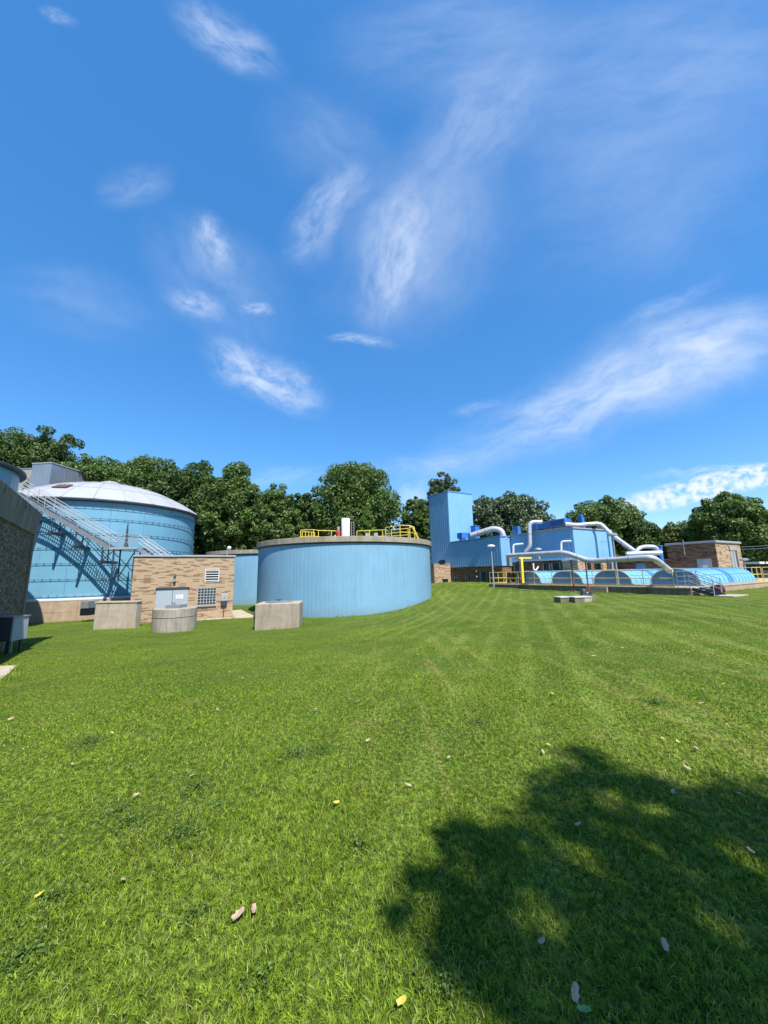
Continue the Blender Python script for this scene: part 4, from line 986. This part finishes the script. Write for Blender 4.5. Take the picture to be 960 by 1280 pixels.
def leaf_mesh(name, centers, normals, size, rng, mat, asp=1.5):
    n_ = len(centers); ax_ = rng.normal(size=(n_, 3)); nn = normals + .75 * rng.normal(size=(n_, 3)); nn /= np.linalg.norm(nn, axis=1)[:, None] + 1e-9
    uu = np.cross(nn, ax_); uu /= np.linalg.norm(uu, axis=1)[:, None] + 1e-9; vv = np.cross(nn, uu)
    sz = size * rng.uniform(.6, 1.35, n_)[:, None]
    L_ = uu * sz * asp / 2; S_ = vv * sz / 2; fold = nn * sz * .22
    quad = np.stack([centers - L_, centers - S_ + fold, centers + L_ * 1.0, centers + S_ + fold], 1).reshape(-1, 3)
    me = bpy.data.meshes.new(name); me.vertices.add(n_ * 4); me.vertices.foreach_set('co', quad.astype(np.float32).ravel())
    # two triangles each, folded along the midrib
    b0 = np.arange(n_) * 4; tri = np.stack([b0, b0 + 1, b0 + 2, b0, b0 + 2, b0 + 3], 1).ravel()
    me.loops.add(n_ * 6); me.loops.foreach_set('vertex_index', tri.astype(np.int32)); me.polygons.add(n_ * 2)
    me.polygons.foreach_set('loop_start', (np.arange(n_ * 2) * 3).astype(np.int32)); me.polygons.foreach_set('loop_total', np.full(n_ * 2, 3, np.int32))
    me.update(calc_edges=True); me.materials.append(mat); return me
def tree(label, x, y, ztop, rx, zbot, kind, seed, leaves=9000, size=.34, name='tree', cat='tree', group=None, cone=0, lobes=26, ry=None):
    rng = np.random.default_rng(seed); z0 = gz_(x, y); leaves = int(leaves * 3.2); size *= .66; t = thing(name, label, cat, (x, y, z0), 0, group)
    ry = ry or rx; H = ztop - z0; zb = zbot - z0; rz_ = (H - zb) / 2; cz_ = zb + rz_
    C_, Rr = [], []
    bump = rng.uniform(.84, 1.04, 12)
    nl_ = int(lobes * 1.7)
    for i_ in range(nl_):
        zf = 1 - 2 * (i_ + .5) / nl_; th = i_ * 2.39996 + rng.uniform(-.3, .3); rr0 = math.sqrt(1 - zf * zf); q = rng.uniform(.66, .82) * bump[int((th % 6.283) / 6.284 * 6) + (6 if zf > 0 else 0)]
        q *= .93 if zf > .88 else 1
        p = np.array([rr0 * math.cos(th) * rx * q, rr0 * math.sin(th) * ry * q, zf * rz_ * q])
        sc_ = 1 - cone * np.clip((p[2] + rz_) / (2 * rz_), 0, 1)
        p[0] *= sc_; p[1] *= sc_; C_.append(p); Rr.append(rng.uniform(.18, .34) * min(rx, rz_) * (.45 + .55 * sc_))
    for i_ in range(6): C_.append(np.array([rng.uniform(-.3, .3) * rx, rng.uniform(-.3, .3) * ry, rng.uniform(-.5, .3) * rz_])); Rr.append(.4 * min(rx, rz_))
    for _ in range(int(lobes * 3.2)):           # small sprays that break the outline
        v = rng.normal(size=3); v[2] = min(v[2], 1.1); v /= np.linalg.norm(v)
        q = rng.uniform(.80, 1.0) * (.96 if v[2] > .8 else 1); p = np.array([v[0] * rx * q, v[1] * ry * q, v[2] * rz_ * q])
        sc_ = 1 - cone * np.clip((p[2] + rz_) / (2 * rz_), 0, 1); p[0] *= sc_; p[1] *= sc_
        C_.append(p); Rr.append(rng.uniform(.09, .17) * min(rx, rz_))
    C_ = np.array(C_); Rr = np.array(Rr); w = Rr ** 2; w /= w.sum(); ids = rng.choice(len(C_), leaves, p=w)
    v = rng.normal(size=(leaves, 3)); v /= np.linalg.norm(v, axis=1)[:, None]
    rad = Rr[ids] * (1.08 - .55 * rng.random(leaves) ** 2.0); pts = C_[ids] + v * rad[:, None] * np.array([1, 1, .85]); pts[:, 2] += cz_
    nrm = v.copy(); nrm[:, 2] += .35
    me = leaf_mesh('crown', pts, nrm, size, rng, LEAF[kind]); o_ = bpy.data.objects.new('crown', me); col.objects.link(o_); o_.parent = t
    tb = MB(); tr_ = max(.16, .022 * H); j = rng.uniform(-.3, .3, 2)
    tb.tube([(0, 0, -.3), (0, 0, .3), (j[0] * .5, j[1] * .5, H * .3), (j[0], j[1], cz_), (0, 0, H * .9)], tr_, 10, rs=[tr_ * 1.35, tr_ * 1.05, tr_ * .85, tr_ * .5, tr_ * .1])
    for q in range(9):
        c_ = C_[q]; s_ = Vector((j[0] * .6, j[1] * .6, max(H * .18, zb * .9 + rng.uniform(0, .45) * rz_))); e_ = Vector((c_[0], c_[1], c_[2] + cz_))
        m_ = s_.lerp(e_, .5) + Vector((0, 0, .12 * rz_)); tb.tube([s_, m_, e_], .1, 6, rs=[tr_ * .42, tr_ * .26, tr_ * .08])
    tb.build('trunk', M['bark'], t, smooth=True); return t
def tree_px(label, px, ytop, hw, Y, kind, seed, bot=.16, **kw):
    p = at(px, ytop - 1, Y); rx = hw * math.hypot(1, p.x / p.y) * Y / F_PX / math.hypot(1, p.x / p.y)
    return tree(label, p.x, p.y, p.z, rx, 0.4 + bot * p.z, kind, seed, **kw)
TG = 'tall trees in a row behind the tanks'
tree_px('tallest dark tree at the far left edge above the grey tank', 8, 522, 56, 47, 'dark', 1, group=TG, leaves=12000)
tree_px('dark tree with a ragged top behind the metal staircase', 66, 528, 46, 50, 'dark', 52, group=TG, leaves=11000)
tree_px('dense tree directly behind the top of the white dome', 128, 559, 46, 51, 'mid', 3, group=TG, leaves=11000)
tree_px('dense tree behind the right half of the white dome', 188, 563, 44, 53, 'mid', 4, group=TG, leaves=11000)
tree_px('tall tree just right of the domed tank', 240, 570, 42, 52, 'dark', 5, group=TG, leaves=11000)
tree_px('leafy tree above the gap between domed tank and pump house roof', 290, 574, 38, 50, 'mid', 6, group=TG, leaves=11000)
tree_px('shorter tree above the left rim of the big blue tank', 345, 604, 34, 51, 'mid', 7, group=TG, leaves=9000)
tree_px('small dark tree left of the big round tree', 384, 611, 24, 54, 'dark', 8, group=TG, leaves=7000)
tree_px('big round topped tree standing above the yellow tank railings', 444, 573, 55, 54, 'mid', 9, bot=.14, leaves=14000, lobes=34, size=.36)
tree_px('bright green cone shaped tree just right of the mixer', 459, 627, 19, 42, 'light', 10, bot=0, cone=.75, leaves=6000, size=.26, name='conical_tree')
tree_px('thin leafy tree left of the blue tower', 520, 618, 22, 62, 'mid', 11, leaves=6000)
tree_px('tree top rising behind the blue tower', 553, 586, 24, 64, 'silver', 12, leaves=7000)
tree_px('wide silvery leaved tree right of the blue tower', 632, 617, 52, 62, 'silver', 13, leaves=12000, size=.42)
tree_px('silvery tree low behind the white roof duct', 600, 622, 26, 66, 'silver', 14, leaves=6000, size=.42)
tree_px('round green tree behind the sloping white duct', 752, 622, 46, 58, 'mid', 15, leaves=12000)
tree_px('green tree filling the gap right of the sloping duct', 795, 648, 26, 56, 'dark', 16, leaves=7000)
tree_px('yellow green tree behind the left end of the brick shed', 848, 652, 32, 54, 'olive', 17, bot=.05, leaves=8000)
tree_px('full green tree towering behind the brick shed', 903, 616, 42, 46, 'mid', 18, bot=.08, leaves=13000, lobes=34, size=.34)
tree_px('dark tree at the right edge beyond the brick shed', 956, 645, 30, 48, 'dark', 19, bot=.05, leaves=9000)
tree_px('dark background tree outside the right end of the basin', 1000, 640, 34, 44, 'dark', 20, bot=.05, leaves=9000)
tree_px('low dark tree behind the upper rim of the second blue tank', 300, 632, 40, 56, 'dark', 21, bot=0, leaves=7000)
tree_px('low dark tree behind the rear of the big blue tank', 380, 640, 40, 60, 'dark', 22, bot=0, leaves=7000)
tree_px('low dark tree between the round tree and the blue tower', 515, 655, 28, 66, 'dark', 23, bot=0, leaves=6000)
tree_px('low dark tree behind the brick shed roof', 870, 672, 34, 60, 'dark', 24, bot=0, leaves=6000)
tree_px('low dark tree shading the white canopy', 935, 676, 30, 52, 'dark', 25, bot=0, leaves=7000)
tree_px('low dark tree behind the domed tank right side', 240, 640, 34, 60, 'dark', 26, bot=0, leaves=7000)
tree_px('pale tree far off in the gap left of the blue tower', 497, 652, 14, 80, 'silver', 27, bot=0, leaves=4000, size=.5)
tree_px('low dark tree behind the sloping duct and lamp pole', 770, 668, 36, 62, 'dark', 28, bot=0, leaves=6000)

# the tree behind the viewer whose crown shades the lawn
def ground_hit(px, py):
    d_ = ray(px, py); p = EYE.copy()
    tt = 1.6 / -d_.z
    for _ in range(6): q = EYE + d_ * tt; tt = (EYE.z - gz_(q.x, q.y)) / -d_.z
    return EYE + d_ * tt
def shade_tree():
    rng = np.random.default_rng(77); base = Vector((9.0, -8.5, 0)); z0 = gz_(base.x, base.y)
    t = thing('shade_tree', 'leafy tree behind the viewer whose crown shades the near lawn', 'tree', (base.x, base.y, z0))
    spots = [(735, 948, 28), (720, 975, 32), (775, 980, 45), (830, 995, 50), (890, 1005, 50), (950, 1000, 50), (690, 985, 28), (985, 1040, 60), (595, 1062, 44), (575, 1040, 26), (640, 1085, 46),
             (715, 1040, 45), (770, 1065, 55), (700, 1100, 50), (760, 1130, 50), (830, 1110, 50), (900, 1090, 55), (560, 1110, 30), (590, 1150, 40), (560, 1185, 30), (610, 1215, 45), (640, 1245, 40), (680, 1200, 30), (725, 1180, 50),
             (780, 1190, 60), (760, 1240, 55), (840, 1235, 60), (900, 1250, 60), (840, 1160, 40), (940, 1210, 40), (960, 1130, 50), (1000, 1180, 60), (1040, 1090, 70), (1060, 1010, 60), (1010, 1250, 70), (760, 1300, 60), (850, 1310, 70), (950, 1320, 70), (700, 1300, 40), (930, 1150, 40), (870, 1060, 30), (760, 1022, 50), (830, 1045, 50), (895, 1035, 40), (690, 1015, 36), (650, 1045, 34), (620, 1120, 36), (500, 1150, 20), (520, 1100, 22)]
    P_, Nn, ids = [], [], []
    limbs = []
    for i, (px, py, r) in enumerate(spots):
        g = ground_hit(px, py); g2 = ground_hit(px + r, py); rad = (g2 - g).length
        h = rng.uniform(8, 12); c_ = g + SUNV * (h / SUNV.z) - base; c_ = Vector((c_.x, c_.y, c_.z)); limbs.append(c_)
        n_ = int(200 * (rad / .35) ** 2) + 45
        v = rng.normal(size=(n_, 3)); v /= np.linalg.norm(v, axis=1)[:, None]; rr_ = rad * 1.28 * rng.random(n_) ** .8
        P_.append(np.array(c_) + v * rr_[:, None] * np.array([1, 1, .7])); Nn.append(v + np.array([0, 0, .8]))
    # the rest of the crown, over and behind the viewer
    for i in range(60):
        a = rng.uniform(0, 2 * math.pi); q = rng.uniform(0, 5.6); c_ = np.array([q * math.cos(a), q * math.sin(a), rng.uniform(6.0, 12.5) ]); w_ = np.array([c_[0] + base.x, c_[1] + base.y, c_[2]])
        gsh = w_ - np.array(SUNV) * (w_[2] / SUNV.z)
        if gsh[1] > .4: continue
        n_ = 500; v = rng.normal(size=(n_, 3)); v /= np.linalg.norm(v, axis=1)[:, None]; P_.append(c_ + v * (rng.random(n_) ** .4 * 1.0)[:, None]); Nn.append(v + np.array([0, 0, .8]))
    pts = np.concatenate(P_); nn = np.concatenate(Nn)
    me = leaf_mesh('crown', pts, nn, .085, rng, LEAF['mid'], 1.3); o_ = bpy.data.objects.new('crown', me); col.objects.link(o_); o_.parent = t
    tb = MB(); tb.tube([(0, 0, -.3), (0, 0, .4), (-.1, .1, 3), (.0, .2, 6), (-.2, .3, 9), (0, 0, 12)], .3, 12, rs=[.42, .33, .27, .2, .12, .03])
    for i, c_ in enumerate(limbs[::3]):
        s_ = Vector((0, .1, 3.2 + (i % 5) * .7)); m_ = s_.lerp(c_, .55) + Vector((0, 0, .6)); tb.tube([s_, m_, c_], .1, 6, rs=[.10, .05, .015])
    tb.build('trunk', M['bark'], t, smooth=True)
    return pts + np.array(base)
shade_pts = shade_tree()

# ------------------------------------------------------------------ fallen leaves
k = NM('fallen_leaf_tan'); g = k.n('ShaderNodeObjectInfo') if False else None
k.color(k.mix(k.rng(k.noise(k.coord('Object'), 30, 3), .35, .65), (.26, .17, .11), (.42, .31, .22))); M['leaf_tan'] = k.done(.7)
M['leaf_yellow'] = m_paint('fallen_leaf_yellow', (.46, .38, .05), .6, .25, 20); M['leaf_pale'] = m_paint('fallen_leaf_pale', (.36, .26, .16), .6, .25, 20)
M['leaf_green'] = m_paint('fallen_leaf_green', (.10, .26, .06), .6, .2, 20)
def fallen_leaf(px, py, size, rz, mat, label, group=None, seed=0):
    rng = random.Random(seed); g = ground_hit(px, py); size = size * .72
    nP = 12; pts = []
    for i in range(nP):
        a = 2 * math.pi * i / nP; rr_ = (.42 + .10 * math.cos(2 * a) + (.06 if i % 2 else -.05) + rng.uniform(-.03, .03)) + (.14 if i == 0 else 0)
        x, y = rr_ * math.cos(a) * size, rr_ * math.sin(a) * size * .8; pts.append((x, y, 1.6 * y * y / size + .35 * x * x / size + rng.uniform(0, .04) * size))
    size *= 1; b = MB(); b.add([(0, 0, .0)] + pts, [(0, i + 1, (i + 1) % nP + 1) for i in range(nP)])
    ll = MB(); o_ = b.build('fallen_leaf', mat); o_.location = (g.x, g.y, g.z + .034); o_.rotation_euler = (rng.uniform(-.15, .75), rng.uniform(-.45, .45), rz)
    so = o_.modifiers.new('thickness', 'SOLIDIFY'); so.thickness = .0015
    return tag(o_, label, 'leaf', group)
near = [(297, 1154, .075, .6, 'leaf_tan', 'large curled tan fallen leaf, left of a close pair on the sunlit grass'), (317, 1147, .06, 1.9, 'leaf_tan', 'smaller upright tan fallen leaf, right of a close pair on the sunlit grass'),
        (153, 1109, .055, 2.4, 'leaf_pale', 'pale fallen leaf alone on the sunlit grass at lower left'), (48, 1128, .055, .4, 'leaf_yellow', 'yellowish curled fallen leaf near the left edge of the grass'),
        (719, 1255, .075, 1.0, 'leaf_tan', 'large orange tan fallen leaf at the bottom of the shaded grass'), (502, 1265, .05, .2, 'leaf_yellow', 'bright yellow fallen leaf at the bottom edge of the grass'),
        (733, 1277, .06, 2.8, 'leaf_green', 'pale green fallen leaf cut off by the bottom edge of the picture'), (833, 1194, .06, 1.2, 'leaf_pale', 'pale upright fallen leaf in the lower right shade'),
        (678, 1189, .055, .7, 'leaf_pale', 'greyish fallen leaf in the middle of the tree shadow'), (723, 1038, .055, .2, 'leaf_pale', 'pale fallen leaf just inside the top of the tree shadow'),
        (870, 940, .07, .5, 'leaf_pale', 'pale broad fallen leaf above the right part of the tree shadow'), (860, 966, .07, 2.1, 'leaf_pale', 'pale fallen leaf touching the upper edge of the tree shadow'),
        (925, 999, .07, 1.1, 'leaf_pale', 'pale fallen leaf at the right end of the tree shadow edge'), (580, 945, .07, 1.9, 'leaf_pale', 'fallen leaf on bright grass left of the tree shadow tip'),
        (877, 883, .08, 0, 'leaf_pale', 'pale fallen leaf high on the right part of the lawn'), (842, 996, .05, .7, 'leaf_pale', 'thin pale fallen leaf inside the right part of the tree shadow'),
        (940, 1072, .05, 1.7, 'leaf_pale', 'pale fallen leaf in shade near the right edge of the picture'), (13, 902, .08, .4, 'leaf_pale', 'pale fallen leaf near the left edge of the lawn'), (848, 932, .06, 1.4, 'leaf_yellow', 'small yellowish fallen leaf next to a broad pale one')]
for i, (px, py, s_, rz_, m_, lab) in enumerate(near): fallen_leaf(px, py, s_, rz_, M[m_], lab, seed=i)
far_px = [(140, 920), (393, 892), (395, 890), (447, 880), (686, 936), (561, 952), (679, 945), (511, 988), (240, 847), (287, 842), (303, 850), (380, 810), (330, 800), (203, 827), (272, 890), (500, 812), (522, 820), (640, 800), (664, 838), (653, 812), (700, 815), (812, 838), (868, 800), (925, 792), (778, 812), (838, 775), (955, 830), (640, 892), (829, 928),
          (742, 822), (590, 800), (610, 782), (350, 853), (120, 850), (690, 870), (760, 858), (905, 858), (560, 870), (440, 838), (460, 930), (350, 955), (240, 975), (170, 1000), (90, 960), (420, 1010), (930, 905), (795, 905), (705, 855)]
def zone(px, py):
    if py < 800: return 'at the near foot of the big blue tank' if px < 480 else 'between the big blue tank and the valve boxes'
    if px < 310: return 'on the far left lawn below the round well' if py < 900 else 'on the left lawn close to the viewer'
    if px < 540: return 'below the concrete vault in mid lawn' if py < 900 else 'in the middle of the lawn left of the shadow'
    if px < 730: return 'on the striped lawn just below the valve boxes' if py < 860 else 'on the striped lawn above the shadow tip'
    return 'on the right lawn below the metal steps' if py < 860 else 'on the right lawn above the tree shadow'
for i, (px, py) in enumerate(far_px):
    ye = i % 4 == 0; zn = zone(px, py); cn = 'yellowish' if ye else 'pale'
    fallen_leaf(px, py, .045 + .03 * ((i * 7) % 5) / 5, i * 1.3, M['leaf_yellow' if ye else 'leaf_pale'], 'tiny %s fallen leaf %s' % (cn, zn), '%s fallen leaves %s' % (cn, zn), 100 + i)

# ------------------------------------------------------------------ grass
def lawn_grass():
    rng = np.random.default_rng(5)
    def sample(n_, r0, r1, p):     # density ~ r^-p per area
        u = rng.random(n_); e = 2 - p; r = (r0 ** e + u * (r1 ** e - r0 ** e)) ** (1 / e); a = rng.uniform(-R(60), R(60), n_); return np.stack([r * np.sin(a), r * np.cos(a)], 1), r
    A1, r1 = sample(230000, .9, 3.2, .1); A2, r2 = sample(680000, 3.2, 16, 1.25); A3, r3 = sample(420000, 16, 60, 1.35)
    A4 = np.column_stack([rng.uniform(-7, 7, 260000), rng.uniform(-.6, 4, 260000)]); A4 = A4[(np.abs(np.arctan2(A4[:, 0], A4[:, 1])) > R(60)) | (np.hypot(A4[:, 0], A4[:, 1]) < .9)]; r4 = np.maximum(np.hypot(A4[:, 0], A4[:, 1]), 1.5)
    xy = np.concatenate([A1, A2, A3, A4]); r = np.concatenate([r1, r2, r3, r4])
    keep = np.ones(len(xy), bool)
    for kd, *q in keep_out:
        if kd == 'c': keep &= (np.hypot(xy[:, 0] - q[0][0], xy[:, 1] - q[0][1]) > q[1])
        else:
            P_ = np.array([p[:2] for p in q[0]], float); ins = np.zeros(len(xy), bool)
            for i in range(len(P_)):
                x1_, y1_ = P_[i]; x2_, y2_ = P_[i - 1]
                cr = ((y1_ > xy[:, 1]) != (y2_ > xy[:, 1])) & (xy[:, 0] < (x2_ - x1_) * (xy[:, 1] - y1_) / (y2_ - y1_ + 1e-12) + x1_); ins ^= cr
            keep &= ~ins
    # bare and thin spots
    nzv = np.sin(xy[:, 0] * 2.3 + 1.3 * np.sin(xy[:, 1] * 1.7)) * np.sin(xy[:, 1] * 2.9 + 1.1 * np.sin(xy[:, 0] * 2.1 + .5))
    cl_ = np.sin(xy[:, 0] * 31 + 2.5 * np.sin(xy[:, 1] * 23)) * np.sin(xy[:, 1] * 29 + 2.5 * np.sin(xy[:, 0] * 19)); keep &= ~((cl_ < -.1) & (rng.random(len(xy)) < .6) & (r < 14))
    keep &= ~((nzv > .8) & (rng.random(len(xy)) < .45) & (r < 9))
    xy = xy[keep]; r = r[keep]; n_ = len(xy); z = gz_np(xy)
    tuft = .5 + .5 * np.sin(xy[:, 0] * 9 + 2 * np.sin(xy[:, 1] * 7)) * np.sin(xy[:, 1] * 8 + 2 * np.sin(xy[:, 0] * 6))
    tuft2 = .5 + .5 * np.sin(xy[:, 0] * 1.9 + 2 * np.sin(xy[:, 1] * 1.3)) * np.sin(xy[:, 1] * 2.2 + 1.5 * np.sin(xy[:, 0] * 1.1))
    h = (.010 + .018 * rng.random(n_) + .012 * tuft + .008 * tuft2) * np.clip(1.0 - .035 * r, .6, .92)
    w = np.where(r < 3.2, .0042, .0042 * (r / 3.2) ** .82) * rng.uniform(.7, 1.3, n_)
    a = rng.uniform(0, 2 * math.pi, n_); lean = rng.uniform(.2, 1.6, n_) * h; la = rng.uniform(0, 2 * math.pi, n_)
    base = np.column_stack([xy, z - .004]); s_ = np.column_stack([np.cos(a), np.sin(a), np.zeros(n_)]) * (w / 2)[:, None]
    tip = base + np.column_stack([np.cos(la) * lean, np.sin(la) * lean, h]); mid = base + np.column_stack([np.cos(la) * lean * .32, np.sin(la) * lean * .32, h * .62])
    # longer tufts the mower misses, along every wall foot
    E = []
    for kd, *q in keep_out:
        if kd == 'c':
            m_ = int(2 * math.pi * q[1] * 70); aa = rng.uniform(0, 2 * math.pi, m_); ro = q[1] + rng.random(m_) ** 1.6 * .22
            E.append(np.stack([q[0][0] + ro * np.cos(aa), q[0][1] + ro * np.sin(aa)], 1))
        else:
            P_ = [np.array(p[:2], float) for p in q[0]]; ce = sum(P_) / len(P_)
            for i in range(len(P_)):
                a_, b_ = P_[i - 1], P_[i]; L_ = np.linalg.norm(b_ - a_); nn_ = np.array([b_[1] - a_[1], a_[0] - b_[0]]) / (L_ + 1e-9)
                if nn_ @ ((a_ + b_) / 2 - ce) < 0: nn_ = -nn_
                m_ = int(L_ * 70); tt = rng.random(m_); E.append(a_ + (b_ - a_) * tt[:, None] + nn_ * (rng.random(m_) ** 1.6 * .2)[:, None])
    E = np.concatenate(E); E = E[(E[:, 1] > 1)]; m_ = len(E); zE = gz_np(E); cl2 = .5 + .5 * np.sin(E[:, 0] * 2.1 + E[:, 1] * 1.3) * np.sin(E[:, 1] * 3.7)
    hE = (.03 + .15 * rng.random(m_) ** 2 * (.4 + cl2)); wE = rng.uniform(.010, .022, m_); aE = rng.uniform(0, 2 * math.pi, m_); lE = rng.uniform(.1, .8, m_) * hE; laE = rng.uniform(0, 2 * math.pi, m_)
    bE = np.column_stack([E, zE - .004]); base = np.concatenate([base, bE]); s_ = np.concatenate([s_, np.column_stack([np.cos(aE), np.sin(aE), np.zeros(m_)]) * (wE / 2)[:, None]])
    tip = np.concatenate([tip, bE + np.column_stack([np.cos(laE) * lE, np.sin(laE) * lE, hE])]); mid = np.concatenate([mid, bE]); r = np.concatenate([r, np.hypot(E[:, 0], E[:, 1]) + 7])
    near_ = r < 7; i1 = np.where(near_)[0]; i2 = np.where(~near_)[0]
    V1 = np.stack([base[i1] - s_[i1], base[i1] + s_[i1], mid[i1] + s_[i1] * .8, mid[i1] - s_[i1] * .8, tip[i1]], 1).reshape(-1, 3)
    V2 = np.stack([base[i2] - s_[i2], base[i2] + s_[i2], tip[i2]], 1).reshape(-1, 3)
    V = np.concatenate([V1, V2]).astype(np.float32); b1 = np.arange(len(i1)) * 5; b2 = len(V1) + np.arange(len(i2)) * 3
    T = np.concatenate([np.stack([b1, b1 + 1, b1 + 2, b1, b1 + 2, b1 + 3, b1 + 3, b1 + 2, b1 + 4], 1).ravel(), np.stack([b2, b2 + 1, b2 + 2], 1).ravel()]).astype(np.int32)
    me = bpy.data.meshes.new('grass'); me.vertices.add(len(V)); me.vertices.foreach_set('co', V.ravel()); me.loops.add(len(T)); me.loops.foreach_set('vertex_index', T)
    nf = len(T) // 3; me.polygons.add(nf); me.polygons.foreach_set('loop_start', (np.arange(nf) * 3).astype(np.int32)); me.polygons.foreach_set('loop_total', np.full(nf, 3, np.int32))
    me.update(calc_edges=True); me.materials.append(gmat); o_ = bpy.data.objects.new('grass', me); col.objects.link(o_)
    tag(o_, 'short mown green grass blades covering the whole lawn', 'grass', kind='stuff')
lawn_grass()

def clover():
    rng = np.random.default_rng(9); P_, Nn = [], []
    for px, py, rad in ((165, 1028, .22), (228, 1046, .26), (150, 1015, .12), (372, 945, .22), (405, 938, .18), (245, 985, .2), (275, 1010, .1), (240, 1150, .12), (70, 1125, .14), (25, 1200, .2), (600, 905, .2), (330, 1230, .12), (450, 1060, .14), (820, 880, .25), (110, 930, .3), (560, 1240, .12)):
        g = ground_hit(px, py); n_ = int(900 * rad * rad / .04 * .55); a = rng.uniform(0, 2 * math.pi, n_); q = rad * np.abs(rng.normal(size=n_)) * .55
        x, y = g.x + q * np.cos(a), g.y + q * np.sin(a); P_.append(np.column_stack([x, y, gz_np(np.column_stack([x, y])) + rng.uniform(.012, .042, n_)])); Nn.append(np.tile([0, 0, .9], (n_, 1)))
    pts = np.concatenate(P_); me = leaf_mesh('clover', pts, np.concatenate(Nn), .0095, rng, M['clover'], 1.6)
    o_ = bpy.data.objects.new('clover', me); col.objects.link(o_); tag(o_, 'dark low clover and weed patches among the lawn grass', 'clover', kind='stuff')
M['clover'] = m_leaf('clover_leaves', (.05, .10, .012), (.10, .18, .02), .15, .5)
clover()
